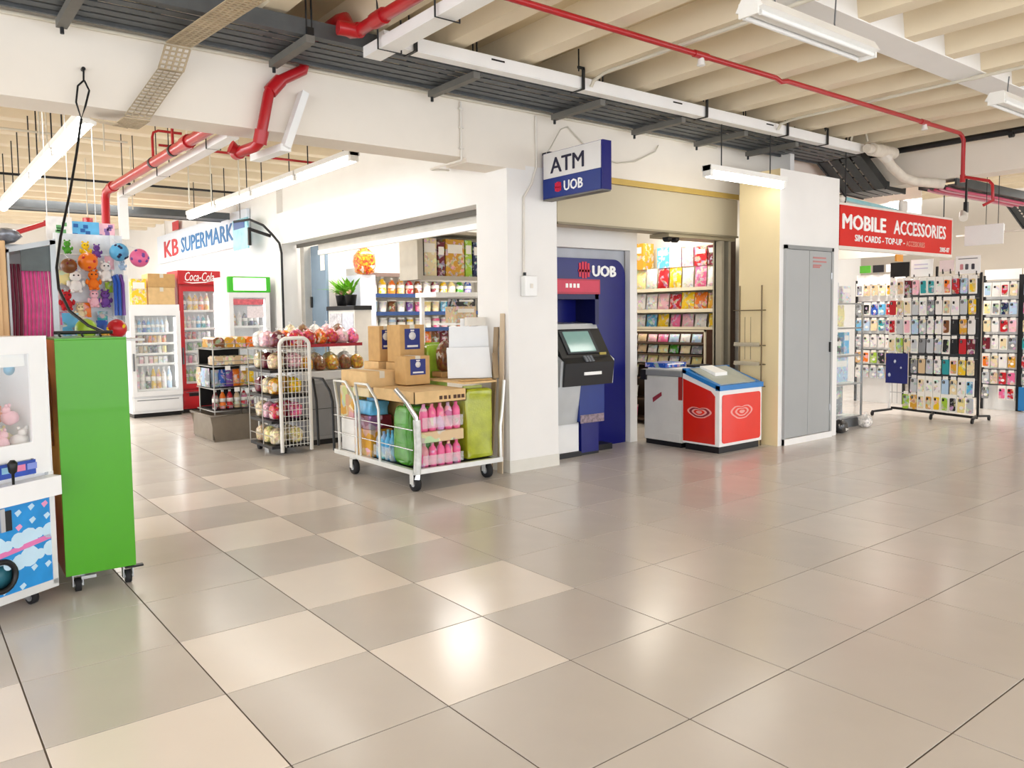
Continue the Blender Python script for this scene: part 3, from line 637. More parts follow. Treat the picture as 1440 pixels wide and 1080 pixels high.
# ATM
o = thing('cash_machine', 'Blue bank cash machine standing in the wall alcove beside the column', 'cash machine', (3.95, 2.85, 0))
cr = [(3.5, .0), (4.815, .0)] + [(4.815 - .17 + .17 * math.cos(R(a)), 1.98 - .17 + .17 * math.sin(R(a))) for a in range(0, 91, 10)] + [(3.5, 1.98)]
obj('fascia_panel', MB().prism(cr, 3.0, 3.03, M_uob, 'xz'), o)
obj('surround', MB().box(3.5, 4.84, 3.035, 3.05, 0, 2.08, mat('surround_grey', '#b8bcc4', .4)), o)
obj('header_strip', MB().box(3.45, 4.09, 2.66, 2.98, 1.6, 1.745, mat('header_red', '#b01838', .35)).box(3.47, 4.07, 2.655, 2.66, 1.62, 1.73, mat('header_red2', '#c82848', .35)), o)
for k in range(4): obj('symbol', MB().box(3.62 + .05 * k, 3.65 + .05 * k, 2.652, 2.656, 1.66, 1.7, M_lw), o)
text('lettering', 'UOB', .155, M_lw, o, (4.31, 2.995, 1.8), (1, 0, 0), (0, 0, 1), .006, .008, width=.36)
bank_mark(o, (4.125, 2.998, 1.775), (1, 0, 0), (0, 0, 1), .17)
M_uobd = mat('dark_blue_hood', '#060a48', .4)
obj('hood', MB().box(3.45, 3.5, 2.68, 3.0, 1.3, 1.6, M_uobd).box(4.04, 4.09, 2.68, 3.0, 1.3, 1.6, M_uobd).box(3.45, 4.09, 2.68, 3.0, 1.55, 1.605, M_uobd).box(3.5, 4.04, 2.96, 3.0, 1.3, 1.55, M_uob), o)
M_silver = mat('silver_plastic', '#c4c8ca', .3, .3, var=.05)
obj('console_top', MB().prism([(2.98, 1.33), (2.72, 1.31), (2.7, 1.26), (2.98, 1.27)], 3.45, 4.09, M_silver, 'yz'), o)
cons = obj('console', MB().prism([(2.98, 1.27), (2.72, 1.265), (2.55, .99), (2.5, .94), (2.53, .72), (2.98, .72)], 3.47, 4.12, M_black, 'yz'), o)
obj('screen_bezel', MB().add([(3.56, 2.7168, 1.247), (3.98, 2.7168, 1.247), (3.98, 2.578, 1.022), (3.56, 2.578, 1.022), (3.56, 2.7, 1.25), (3.98, 2.7, 1.25), (3.98, 2.56, 1.03), (3.56, 2.56, 1.03)], [(0, 1, 2, 3), (4, 5, 6, 7), (0, 1, 5, 4), (1, 2, 6, 5), (2, 3, 7, 6), (3, 0, 4, 7)], mat('bezel', '#30353a', .4)), o)
obj('screen', MB().add([(3.6, 2.686, 1.237), (3.94, 2.686, 1.237), (3.94, 2.567, 1.05), (3.6, 2.567, 1.05), (3.6, 2.69, 1.23), (3.94, 2.69, 1.23), (3.94, 2.57, 1.04), (3.6, 2.57, 1.04)], [(0, 1, 2, 3), (4, 5, 6, 7), (0, 1, 5, 4), (1, 2, 6, 5), (2, 3, 7, 6), (3, 0, 4, 7)], mat('screen_glass', '#7fa39c', .1, emit=.12)), o)
for i in range(4):
    for j in range(3): obj('key', MB().box(3.74 + .04 * j, 3.77 + .04 * j, 2.5 + .0 + .012 * i, 2.515 + .012 * i, .95 + .012 * i, .965 + .014 * i, M_greyplastic), o)
obj('card_slot', MB().box(3.98, 4.07, 2.56, 2.6, .97, 1.03, mat('slot_yellow', '#a8963a', .4)), o)
obj('cash_slot', MB().box(3.72, 3.95, 2.505, 2.515, .82, .85, M_lw), o)
for x0, x1 in ((3.44, 3.47), (4.12, 4.15)): obj('side_cheek', MB().prism([(2.98, 1.2), (2.74, 1.1), (2.53, .96), (2.55, .72), (2.98, .7)], x0, x1, M_silver, 'yz'), o)
obj('lower_side', MB().prism([(2.98, .72), (2.6, .72), (2.66, .34), (2.98, .34)], 3.46, 3.76, M_silver, 'yz'), o)
obj('lower_cabinet', MB().box(3.76, 4.1, 2.62, 2.98, .36, .72, M_uob2).box(3.77, 4.09, 2.615, 2.62, .34, .42, mat('picture_strip', '#8a7a84', .5, var=.5, scale=30)), o)
obj('base', MB().box(3.86, 4.1, 2.7, 2.98, .03, .36, M_uob).box(3.8, 4.12, 2.72, 2.98, 0, .03, M_darkmetal), o)
obj('plinth', MB().box(3.45, 3.84, 2.72, 2.98, .05, .335, M_white).box(3.45, 3.86, 2.7, 2.98, 0, .045, M_black), o)
obj('cable_tray', MB().box(4.14, 4.4, 2.8, 2.96, 0, .06, M_darkmetal), o)
# metal riser door
M_door = mat('door_grey', '#a9abab', .45, .1, var=.03, scale=2)
d = struct('door_1', MB().box(5.84, 5.875, 1.72, 1.752, 0, 2.09, M_door).box(6.735, 6.77, 1.72, 1.752, 0, 2.09, M_door).box(5.84, 6.77, 1.72, 1.752, 2.05, 2.09, mat('door_shadow_grey', '#8f9191', .45, .1)))
for x0, x1 in ((5.878, 6.292), (6.298, 6.732)): struct('door_leaf', MB().rbox(x0, x1, 1.728, 1.75, .07, 2.047, M_door, .003), d)
struct('threshold', MB().box(5.84, 6.77, 1.715, 1.75, 0, .065, M_wall), d)
struct('door_handle', MB().box(6.705, 6.725, 1.712, 1.728, .95, 1.06, M_darkmetal), d)
for z in (.3, 1.0, 1.75): struct('hinge', MB().cyl((6.733, 1.724, z), (6.733, 1.724, z + .07), .008, M_steel, 8), d)
M_redt = mat('faded_red_print', '#b87a78', .5)
for k, (w_, z) in enumerate(((.26, 1.965), (.27, 1.925), (.17, 1.885), (.14, 1.865))): struct('notice_line', MB().box(6.36, 6.36 + w_, 1.7265, 1.728, z, z + .018, M_redt), d)
# red shop sign
M_sr = mat('sign_red', '#d41c0e', .5, var=.05, scale=2, spec=.25)
o = thing('shop_sign', 'Long red MOBILE ACCESSORIES sign board hanging over the phone shop entrance', 'sign', (8.3, 1.8, 2.1))
obj('board', MB().box(6.96, 9.8, 1.76, 1.8, 2.13, 2.585, M_sr), o)
obj('frame', MB().box(6.94, 9.82, 1.755, 1.81, 2.09, 2.13, M_offwhite).box(6.94, 9.82, 1.755, 1.81, 2.585, 2.61, M_offwhite).box(9.8, 9.82, 1.755, 1.81, 2.13, 2.585, M_offwhite), o)
text('lettering', 'MOBILE', .235, M_lw, o, (6.99, 1.757, 2.325), (1, 0, 0), (0, 0, 1), .006, .008, width=1.0)
text('lettering', 'ACCESSORIES', .235, M_lw, o, (8.2, 1.757, 2.325), (1, 0, 0), (0, 0, 1), .006, .005, width=1.42)
text('lettering', 'SIM CARDS - TOP-UP -', .105, M_lw, o, (7.28, 1.757, 2.195), (1, 0, 0), (0, 0, 1), .004, .003, width=1.2)
text('lettering', 'ACCESSORIES', .09, mat('faded_letters', '#f09a88', .4), o, (8.52, 1.757, 2.19), (1, 0, 0), (0, 0, 1), .004, .001, width=.5)
text('lettering', '2005-07', .085, M_lw, o, (9.45, 1.757, 2.155), (1, 0, 0), (0, 0, 1), .004, .002, width=.28)
for x in (7.1, 9.6): obj('hanger', MB().cyl((x, 1.78, 2.6), (x, 1.78, 3.45), .008, M_darkmetal, 6), o)
# things on top of the red sign
o = thing('sign_lamp', 'Teal edged light strip lying above the red sign', 'lamp', (7.9, 1.9, 2.63)); obj('strip', MB().bar((7.2, 1.86, 2.68), (8.6, 1.86, 2.62), .05, .04, mat('teal_strip', '#8fc6cc', .3)), o); obj('end_cap', MB().box(7.1, 7.22, 1.83, 1.89, 2.66, 2.72, M_black), o)
tag(obj('small_box', MB().rbox(8.42, 8.58, 1.765, 1.82, 2.612, 2.75, M_offwhite, .02)), 'Small pale box standing on top of the red sign', 'box')
tag(obj('small_light', MB().lathe([(.01, 0), (.045, .01), (.05, .05), (.02, .08)], (7.0, 1.78, 2.612), M_offwhite, 10)), 'Small round spotlight at the left top corner of the red sign', 'lamp')
o = thing('security_camera', 'White security camera on a dark bracket right of the red sign', 'camera', (8.3, 1.0, 2.45))
obj('bracket', MB().bar((8.3, 1.0, 2.62), (8.3, 1.0, 2.5), .04, .04, M_black).bar((8.3, 1.0, 2.62), (8.3, 1.0, 2.9), .02, .02, M_black), o); obj('body', MB().cyl((8.32, 1.03, 2.5), (8.24, 1.0, 2.43), .045, M_offwhite, 12), o)
o = thing('hanging_sign', 'Blank white sign board hanging right of the red sign', 'sign', (9.0, 1.06, 2.16))
obj('board', MB().box(8.99, 9.01, .86, 1.28, 2.17, 2.41, M_white), o)
for y in (.92, 1.05): obj('wire', MB().cyl((9.0, y, 2.41), (9.0, y, 3.3), .004, M_darkmetal, 6), o)
o = thing('conduit', 'Horizontal pale conduit with a round box above the blank white sign', 'conduit', (10.0, 1.1, 2.4)); obj('pipe_run', MB().tube([(10.0, 1.78, 2.38), (10.0, -.2, 2.42)], .012, M_offwhite, 8), o); obj('junction_box', MB().cyl((9.99, 1.25, 2.41), (9.99, 1.25, 2.49), .05, M_white, 10), o); obj('hanger', MB().cyl((10.0, .4, 2.42), (10.0, .4, 3.4), .006, M_darkmetal, 6), o)
tag(obj('tag_sign', MB().box(8.35, 8.52, 1.79, 1.81, 2.0, 2.085, mat('orange_tag', '#e89c34', .4))), 'Small orange notice hanging under the red sign', 'sign')

# ================================================================== FREEZERS
M_fred = mat('freezer_red', '#ea2a12', .3, var=.03, coat=.4); M_fblue = mat('freezer_blue', '#2a7cc4', .35, var=.04)
o = thing('ice_cream_freezer', 'Red chest freezer with heart logos and sloping blue framed lid', 'freezer', (5.28, 2.08, 0))
x0, x1, y0, y1 = 4.93, 5.64, 1.86, 2.31
bo = MB().prism([(y0, .07), (y1, .07), (y1, .79), (y0, .63)], x0, x1, M_white, 'yz'); obj('body', bo, o)
obj('base', MB().box(x0 + .02, x1 - .02, y0 + .02, y1 - .02, .0, .07, M_black), o)
def rrect(a0, a1, b0, b1, r, n=4):
    return [(cx + r * math.cos(R(t)), cy + r * math.sin(R(t))) for cx, cy, s in ((a1 - r, b1 - r, 0), (a0 + r, b1 - r, 90), (a0 + r, b0 + r, 180), (a1 - r, b0 + r, 270)) for t in [s + 90 * i / n for i in range(n + 1)]]
obj('front_panel', MB().prism(rrect(x0 + .04, x1 - .03, .1, .585, .03), y0 - .008, y0 - .001, M_fred, 'xz'), o)
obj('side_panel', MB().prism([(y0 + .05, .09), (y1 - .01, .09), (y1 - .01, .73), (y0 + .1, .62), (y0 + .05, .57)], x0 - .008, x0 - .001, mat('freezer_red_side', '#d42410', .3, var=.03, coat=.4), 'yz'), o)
def lips(cx, cz, s, n=28):
    """double-lobed heart-like outline"""
    out = []
    for i in range(n):
        t = 2 * math.pi * i / n; x = math.cos(t); z = math.sin(t)
        zz = z * (.4 if z < 0 else .38); zz -= .12 * math.exp(-(x * 4) ** 2) if z > 0 else 0; zz *= 1 - .25 * abs(x) ** 3
        out.append((cx + s * x, cz + s * (zz + (.04 if abs(x) > .6 else 0))))
    return out
M_lip = mat('logo_pink', '#f0a8a0', .4); M_lip2 = mat('logo_dark', '#8c2430', .4)
for pl, c, w0, nm in (('xz', (x0 + x1) / 2 - .0, y0 - .008, 1), ('yz', (y0 + y1) / 2 + .01, x0 - .008, -1)):
    k = .185 if pl == 'xz' else .15
    for j, (s, m_) in enumerate(((k, M_lip), (k * .84, M_lip2 if pl == 'yz' else M_fred), (k * .62, M_lip), (k * .45, M_fred), (k * .25, M_lip))):
        obj('emblem', MB().prism(lips(c, .40, s), w0 - .0012 * (j + 1), w0, m_, pl), o)
lid = obj('lid_frame', MB().prism([(y0 - .01, .63), (y1, .79), (y1, .83), (y0 - .01, .675)], x0 - .01, x0 + .05, M_fblue, 'yz').prism([(y0 - .01, .63), (y1, .79), (y1, .83), (y0 - .01, .675)], x1 - .05, x1 + .01, M_fblue, 'yz').box(x0 - .01, x1 + .01, y0 - .015, y0 + .04, .63, .68, M_fblue).box(x0 - .01, x1 + .01, y1 - .05, y1, .785, .835, M_fblue), o)
obj('lid_glass', MB().add([(x0 + .05, y0 + .04, .682), (x1 - .05, y0 + .04, .682), (x1 - .05, y1 - .05, .826), (x0 + .05, y1 - .05, .826), (x0 + .05, y0 + .04, .69), (x1 - .05, y0 + .04, .69), (x1 - .05, y1 - .05, .834), (x0 + .05, y1 - .05, .834)], [(0, 1, 2, 3), (4, 5, 6, 7), (0, 1, 5, 4), (1, 2, 6, 5), (2, 3, 7, 6), (3, 0, 4, 7)], mat('lid_glass', '#c8ccc0', .08, alpha=.75, spec=.8)), lid)
obj('lid_handle', MB().prism([(y0 + .2, .755), (y1 - .06, .81), (y1 - .06, .85), (y0 + .2, .79)], x0 + .2, x0 + .4, M_lw, 'yz'), lid)
for x in (x0 + .06, x1 - .06): obj('foot', MB().cyl((x, y0 + .06, 0), (x, y0 + .06, .08), .02, M_steel, 8), o)
o = thing('chest_freezer', 'White chest freezer with grey rim standing behind the red freezer', 'freezer', (5.28, 2.58, 0))
y0, y1 = 2.325, 2.84
M_wf = mat('worn_white', '#dcdad4', .4, var=.05, scale=5)
obj('body', MB().rbox(4.94, 5.6, y0, y1, .05, .74, M_wf, .01), o); obj('base', MB().box(4.95, 5.6, y0 + .02, y1 - .02, 0, .05, M_black), o)
obj('rim', MB().rbox(4.92, 5.62, y0 - .0, y1 + .02, .74, .805, mat('rim_grey', '#8d8f90', .4, var=.05), .01), o)
obj('corner_guard', MB().box(4.915, 5.0, y1 - .04, y1 + .035, .69, .8, M_black), o)
obj('lid', MB().box(4.98, 5.56, y0 + .03, y1 - .02, .805, .82, M_lw), o)
obj('vent', MB().box(4.934, 4.941, y0 + .03, y0 + .2, .06, .14, M_wf), o)
obj('sticker', MB().add([(4.937, 2.72, .5), (4.937, 2.6, .57), (4.937, 2.595, .53), (4.937, 2.715, .45), (4.939, 2.72, .5), (4.939, 2.6, .57), (4.939, 2.595, .53), (4.939, 2.715, .45)], [(0, 1, 2, 3), (4, 5, 6, 7), (0, 1, 5, 4), (1, 2, 6, 5), (2, 3, 7, 6), (3, 0, 4, 7)], mat('sticker_maroon', '#9a3440', .5)), o)
obj('red_strip', MB().box(4.936, 4.942, y0 + .0, y0 + .05, .5, .74, mat('strip_red', '#a83028', .4)), o)
item('ice_cream_tray', 'carton', (.34, .05, .28), (5.15, 2.72, .822), 'blue', 'Blue tray lying on the white chest freezer', 'tray')
tag(bpy.data.objects[-1] if False else obj('flat_box', MB().box(5.25, 5.5, 2.4, 2.52, .822, .845, M_black)), 'Flat black box on the lid of the white chest freezer', 'box')
# wire rack against the yellow-lit wall
o = thing('wire_rack', 'Thin empty wire rack standing against the yellow wall behind the freezer', 'rack', (5.7, 2.0, 0))
M_wire = mat('rack_wire', '#6b5a40', .4, .6)
for x, y in ((5.69, 2.165), (5.69, 1.9)):
    obj('post', MB().tube([(x, y, 0), (x, y, 1.68)], .008, M_wire, 8), o)
for z in (.62, .85, 1.05, 1.42):
    q = obj('shelf', MB().tube([(5.66, 2.22, z), (5.66, 1.89, z), (5.745, 1.89, z), (5.745, 2.22, z)], .006, M_wire, 6, True), o)
    for y in (1.95, 2.01, 2.07, 2.13): obj('wire', MB().cyl((5.66, y, z), (5.745, y, z), .003, M_wire, 5), q)
for z in (1.07, .87): obj('ticket_strip', MB().box(5.652, 5.658, 1.9, 2.21, z - .03, z + .012, mat('clear_strip', '#d8ccb4', .2, alpha=.6)), o)
for y in (2.03, 2.1): obj('hook', MB().cyl((5.69, y, .9), (5.69, y, 1.35), .003, M_wire, 5), o)

# ================================================================== SNACK SHOP SHELVES (seen between the ATM and the freezers)
M_shelfd = mat('shelf_dark', '#4a3628', .5, var=.1); M_shelfw = mat('shelf_cream', '#d9cfb8', .5)
o = thing('snack_shelf', 'Tall dark snack shelf unit inside the shop behind the freezers', 'shelf', (6.5, 3.6, 0))
obj('back_panel', MB().box(6.6, 6.63, 2.9, 4.55, 0, 2.25, M_shelfw), o)
for y in (2.9, 4.55): obj('upright', MB().box(6.28, 6.63, y - .015, y + .015, 0, 2.3, M_shelfd), o)
TOP = (1.705, 1.44, 1.22)
for z in TOP: obj('shelf_board', MB().box(6.27, 6.6, 2.92, 4.53, z - .02, z, M_shelfd).box(6.262, 6.27, 2.92, 4.53, z - .03, z + .012, M_shelfw), o)
o = thing('snack_counter', 'Low stepped snack display below the tall snack shelf', 'shelf', (6.1, 3.6, 0))
obj('side_panel', MB().box(5.98, 6.26, 2.83, 2.86, 0, 1.2, mat('counter_brown', '#5c3a28', .5)), o)
obj('side_panel', MB().box(5.98, 6.26, 4.5, 4.53, 0, 1.2, mat('counter_brown')), o)
obj('rim', MB().box(5.965, 5.985, 2.82, 4.54, 1.18, 1.2, M_shelfw).box(5.965, 5.985, 2.82, 2.84, .6, 1.2, M_shelfw), o)
LOW = (1.04, .905, .775, .6, .33, .08)
for z in LOW: obj('shelf_board', MB().box(5.97, 6.25, 2.86, 4.5, z - .015, z, M_shelfd), o)
obj('back_panel', MB().box(6.235, 6.255, 2.86, 4.5, 0, 1.2, M_shelfd), o)
rn = random.Random(11)
def rowspec(n, kind, name, dims, cols): return [(name, kind, (dims[0] * rn.uniform(.9, 1.05), dims[1] * rn.uniform(.92, 1.04), dims[2]), cols[k % len(cols)]) for k in range(n)]
ys = [4.38 - .195 * k for k in range(8)]
shelf_row(6.38, ys, 1.705, rowspec(8, 'pouch', 'biscuit_packet', (.19, .27, .07), ['cream', 'pale yellow', 'white', 'red', 'yellow', 'white', 'pink', 'white']), '{c} {n} lower layer on the top snack shelf, {i} from left', 'snacks on the top shelf', tilt=R(-4))
shelf_row(6.42, ys[3:], 1.975, rowspec(5, 'carton', 'biscuit_box', (.185, .25, .08), ['sky blue', 'white', 'pale pink', 'red', 'maroon']), '{c} {n} of the upper layer on the top snack shelf, {i} from left', 'boxes on the top shelf')
item('carton', 'carton', (.36, .34, .2), (6.42, 4.25, 1.975), 'gold', 'Mustard brown carton stacked above the biscuit packets in the snack shop', 'box', None, LEFT)
shelf_row(6.38, ys, 1.44, rowspec(8, 'pouch', 'snack_packet', (.19, .205, .07), ['cream', 'white', 'white', 'pale pink', 'red', 'yellow', 'orange', 'gold']), '{c} {n} on the second shelf of the tall snack unit, {i} from left', 'snacks on the second shelf', tilt=R(-6))
shelf_row(6.38, ys, 1.22, rowspec(8, 'pouch', 'snack_packet', (.17, .165, .06), ['orange', 'white', 'sky blue', 'yellow', 'pink', 'pale pink', 'white', 'yellow']), '{c} {n} on the third shelf of the tall snack unit, {i} from left', 'snacks on the third shelf', tilt=R(-8))
ys2 = [4.38 - .17 * k for k in range(9)]
for z, w_, cs in ((1.04, 'top', ['pale yellow', 'purple', 'white', 'beige', 'pale pink', 'pink', 'pale blue', 'white', 'pale blue']), (.905, 'second', ['cream', 'yellow', 'pale yellow', 'beige', 'white', 'pale yellow', 'green', 'cream', 'grey']), (.775, 'third', ['brown', 'yellow', 'orange', 'white', 'pale yellow', 'cream', 'white', 'beige', 'pale yellow'])):
    shelf_row(6.06, ys2, z, rowspec(9, 'pouch', 'sweet_packet', (.155, .1, .05), cs), '{c} {n} on the %s step of the low snack display, {i} from left' % w_, 'sweets on the %s step' % w_, tilt=R(-14))
for z, w_, cs in ((.6, 'fourth', ['orange', 'cream', 'white']), (.33, 'fifth', ['brown', 'pale pink', 'white']), (.08, 'lowest', ['red', 'maroon', 'pink'])):
    shelf_row(6.08, [4.4, 4.22, 4.04], z, rowspec(3, 'pouch', 'snack_packet', (.17, .145, .07), cs), '{c} {n} on the %s step of the low snack display, {i} from left' % w_, 'packets low on the snack display', tilt=R(-8))
# ================================================================== PHONE SHOP
M_clear = mat('clear_blister', '#f4f4f4', .1, alpha=.35, var=0., spec=.8)
def case_shape(kind):
    key = ('case', kind)
    if key in PM: return PM[key]
    b = MB(); P = M_pack if kind != 3 else mat('plain_case', objcol=True, var=.03, rough=.35)
    w, h = .082, .165
    if kind == 2:                       # case in a white card box with a window
        b.box(-.046, .046, -.01, .01, -.105, .095, M_labelw)
        b.prism(rrect(-.034, .034, -.085, .055, .012), -.0135, -.01, P, 'xz'); lens = -.0145
        b.prism(rrect(-.026, -.004, .015, .045, .006), lens - .002, -.0135, M_black, 'xz')
    else:
        b.prism(rrect(-w / 2, w / 2, -.1, .065, .014), -.006, .006, P, 'xz')
        b.prism(rrect(-.03, -.002, .018, .052, .008), -.0095, -.006, M_black, 'xz')
        for dz in (.027, .043): b.cyl((-.016, -.0115, dz), (-.016, -.0095, dz), .006, M_steel, 6)
        b.box(-.03, .03, -.002, .002, .065, .1, M_labelw)              # hanging card
        if kind == 1: b.cyl((.006, -.01, -.045), (.006, -.006, -.045), .02, M_labelw, 10)
    b.tube([(0, -.012, .092), (0, .034, .089)], .002, M_steel, 5)       # peg of the rack the pack hangs on
    o = obj('proto', b, loc=(0, 0, 0)); PM[key] = o.data; bpy.data.objects.remove(o); return PM[key]
def case(x, y, z, colour, label, group, kind, s=1., rz=LEFT):
    o = bpy.data.objects.new('phone_case', case_shape(kind)); COL.objects.link(o); o.location = (x, y, z); o.rotation_euler = (R(rn.uniform(-2, 2)), R(rn.uniform(-1.5, 1.5)), rz + R(rn.uniform(-2, 2))); o.scale = (s, s, s * 1.15 if s <= 1 else .98)
    c = lin(PAL[colour]); o.color = c; return tag(o, label, 'phone case', group)
ROWZ = (1.71, 1.45, 1.2, .955, .69, .435, .215)
ROWC = [['white', 'beige', 'maroon', 'pale pink', 'teal', 'teal', 'white', 'orange', 'red', 'pale blue', 'yellow'],
        ['red', 'beige', 'cream', 'silver', 'white', 'grey', 'white', 'beige', 'white', 'silver', 'yellow'],
        ['red', 'silver', 'pale pink', 'pale blue', 'silver', 'white', 'white', 'brown', 'black', 'gold', 'white'],
        ['cream', 'lime green', 'cream', 'silver', 'grey', 'silver', 'silver', 'black', 'black', 'red', 'maroon'],
        [None, None, None, 'grey', 'beige', 'silver', 'white', 'teal', 'gold', 'yellow', 'cream'],
        [None, None, None, 'silver', 'cream', 'white', 'white', 'pale blue', 'cream', 'white', 'sky blue'],
        [None, None, 'lime green', 'gold', 'cream', 'gold', 'yellow', 'lime green', 'black', 'pale yellow', 'silver']]
RX = 9.16
o = thing('phone_rack', 'Two panel wheeled wire rack full of hanging phone cases', 'rack', (RX, 1.66, 0))
for y, m_, z1 in ((2.235, M_white, 1.9), (1.66, M_black, 1.95), (1.145, M_black, 1.85)): obj('post', MB().box(RX - .012, RX + .012, y - .012, y + .012, .06, z1, m_), o)
for r_, z in enumerate(ROWZ):
    obj('rail', MB().cyl((RX, 2.235, z + .086), (RX, 1.145, z + .086), .006, M_steel, 6), o)
for ya, yb, n in ((2.2, 1.68, 9), (1.64, 1.17, 8)):
    for k in range(n): y = ya + (yb - ya) * k / (n - 1); obj('wire', MB().cyl((RX + .008, y, .15), (RX + .008, y, 1.83), .0025, M_greymetal, 4), o)
obj('back_card', MB().box(RX + .03, RX + .034, 1.16, 2.0, .3, 1.78, mat('rack_shade', '#55575a', .6)), o)  # dark sheet added for the shade behind the see-through rack
obj('base_rail', MB().bar((RX, 2.2, .09), (RX, 1.145, .05), .03, .03, M_black), o)
for y, dx in ((2.2, -.32), (1.66, -.2), (1.16, -.25), (1.16, .25)):
    q = obj('foot', MB().bar((RX, y, .07), (RX + dx, y + (.1 if y > 2 else -.05), .055), .03, .025, M_black), o)
    obj('caster', MB().cyl((RX + dx, y + .09 - .15 * (y < 2), .03), (RX + dx, y + .11 - .15 * (y < 2), .03), .03, M_rubber, 10), q)
yc = [2.185 - .0965 * k for k in range(11)]
for r_, row in enumerate(ROWC):
    for k, c in enumerate(row):
        if c: case(RX - .05, yc[k], ROWZ[r_], c, '%s phone case in the %s row of the front rack, %s from left' % (c, nth(r_ + 1), nth(k + 1)), 'phone cases on the front rack', rn.choice((0, 0, 1, 2, 2, 3)), 1.0)
o = thing('poster', 'Navy blue poster with pale spots hanging on the left of the front phone rack', 'poster', (RX - .09, 2.08, .43))
obj('hook', MB().cyl((RX - .1, 2.1, .825), (RX - .008, 2.1, .8), .004, M_steel, 5), o); obj('sheet', MB().box(RX - .1, RX - .094, 1.955, 2.24, .43, .83, mat('poster_navy', '#14206e', .4, var=.15, scale=8)), o)
M_pale = mat('pale_spot', '#c8d0e8', .5)
for y, z, r_ in ((2.12, .72, .018), (2.04, .64, .012), (2.19, .54, .02)): obj('spot', MB().ball((RX - .1, y, z), (.003, r_, r_ * 1.5), M_pale, 1), o)
for n, (ya, yb, z0, z1, m_, lb) in enumerate(((2.235, 1.99, 1.84, 2.03, M_black, 'Black header card on top of the front phone rack'), (1.97, 1.7, 1.83, 2.05, M_lw, 'White header card with grey print beside the black one on the phone rack'), (1.62, 1.45, 1.88, 2.02, mat('pink_header', '#f3e2e2', .5), 'Pale pink header card between the white ones on the phone rack'), (1.43, 1.15, 1.84, 2.06, M_lw, 'White header card with three coloured figures at the right top of the phone rack'))):
    o = thing('header_card', lb, 'sign', (RX, (ya + yb) / 2, z0)); obj('board', MB().box(RX - .03, RX - .02, yb, ya, z0, z1, m_), o)
    for y in (ya - .04, yb + .04): obj('clip', MB().box(RX - .033, RX - .012, y - .006, y + .006, z0 - .03, z0 + .03, M_black), o)
    if n == 1:
        for z in (1.98, 1.93): obj('print_line', MB().box(RX - .032, RX - .03, 1.76, 1.93, z, z + .012, mat('pale_print', '#c4bcd8', .5)), o)
    if n == 3:
        for y, c in ((1.36, '#d08a90'), (1.3, '#5a5a60'), (1.23, '#3a3a44')): obj('figure', MB().prism(rrect(y - .018, y + .018, 1.89, 1.96, .01), RX - .033, RX - .03, mat('figure' + c, c, .5), 'yz'), o)
        obj('print_line', MB().box(RX - .032, RX - .03, 1.18, 1.4, 2.02, 2.03, M_greyplastic), o)
# rear right rack against a white panel
RX2 = 10.65
def wall_rack(label, y0, y1, zs, x):
    o = thing('phone_rack', label, 'rack', (x, (y0 + y1) / 2, 0))
    obj('panel', MB().box(x + .01, x + .03, y1, y0, .0, 1.78, M_white), o); obj('header', MB().box(x - .01, x + .02, y1 + .0, y0, 1.8, 1.94, M_lw), o)
    for y in (y0, y1): obj('post', MB().box(x - .015, x + .03, y - .015, y + .015, 0, 1.86, M_darkmetal), o)
    for z in zs: obj('rail', MB().box(x - .004, x + .01, y1, y0, z + .09, z + .105, M_greymetal), o)
    return o
Z2 = (1.67, 1.42, 1.18, .94, .69, .46, .25)
wall_rack('White backed phone case rack behind the right end of the front rack', 1.66, 1.22, Z2, RX2)
C2 = [['pale blue', 'white', 'red', 'cream'], ['pale yellow', 'grey', 'navy', 'pale blue'], ['cream', 'white', 'red', 'pale pink'], ['maroon', 'white', 'cream', 'grey'], ['orange', 'cream', 'white', 'gold'], ['silver', 'beige', 'red', 'pink'], ['grey', None, 'pink', 'red']]
for r_, row in enumerate(C2):
    for k, c in enumerate(row):
        if c: case(RX2 - .05, 1.6 - .105 * k, Z2[r_], c, '%s phone case on the white rear right rack, %s row, %s from left' % (c, nth(r_ + 1), nth(k + 1)), 'phone cases on the rear right rack', rn.choice((0, 1, 2)), 1.06)
wall_rack('Phone case rack cut by the right edge of the frame', 1.19, .75, Z2, RX2)
C3 = [['pale blue', 'white'], ['pink', 'grey'], ['cream', 'white'], ['teal', 'pale pink'], ['red', 'maroon'], ['grey', 'red'], ['cream', 'sky blue']]
for r_, row in enumerate(C3):
    for k, c in enumerate(row): case(RX2 - .05, 1.12 - .105 * k, Z2[r_], c, '%s phone case on the rack at right frame edge, %s row, %s from left' % (c, nth(r_ + 1), nth(k + 1)), 'phone cases at the right frame edge', rn.choice((0, 1, 2)), 1.06)
tag(obj('blue_panel', MB().box(RX2 - .09, RX2 - .08, .78, 1.18, .02, .34, mat('panel_blue', '#2a7ab8', .4))), 'Blue panel low on the rack at the right frame edge', 'panel')
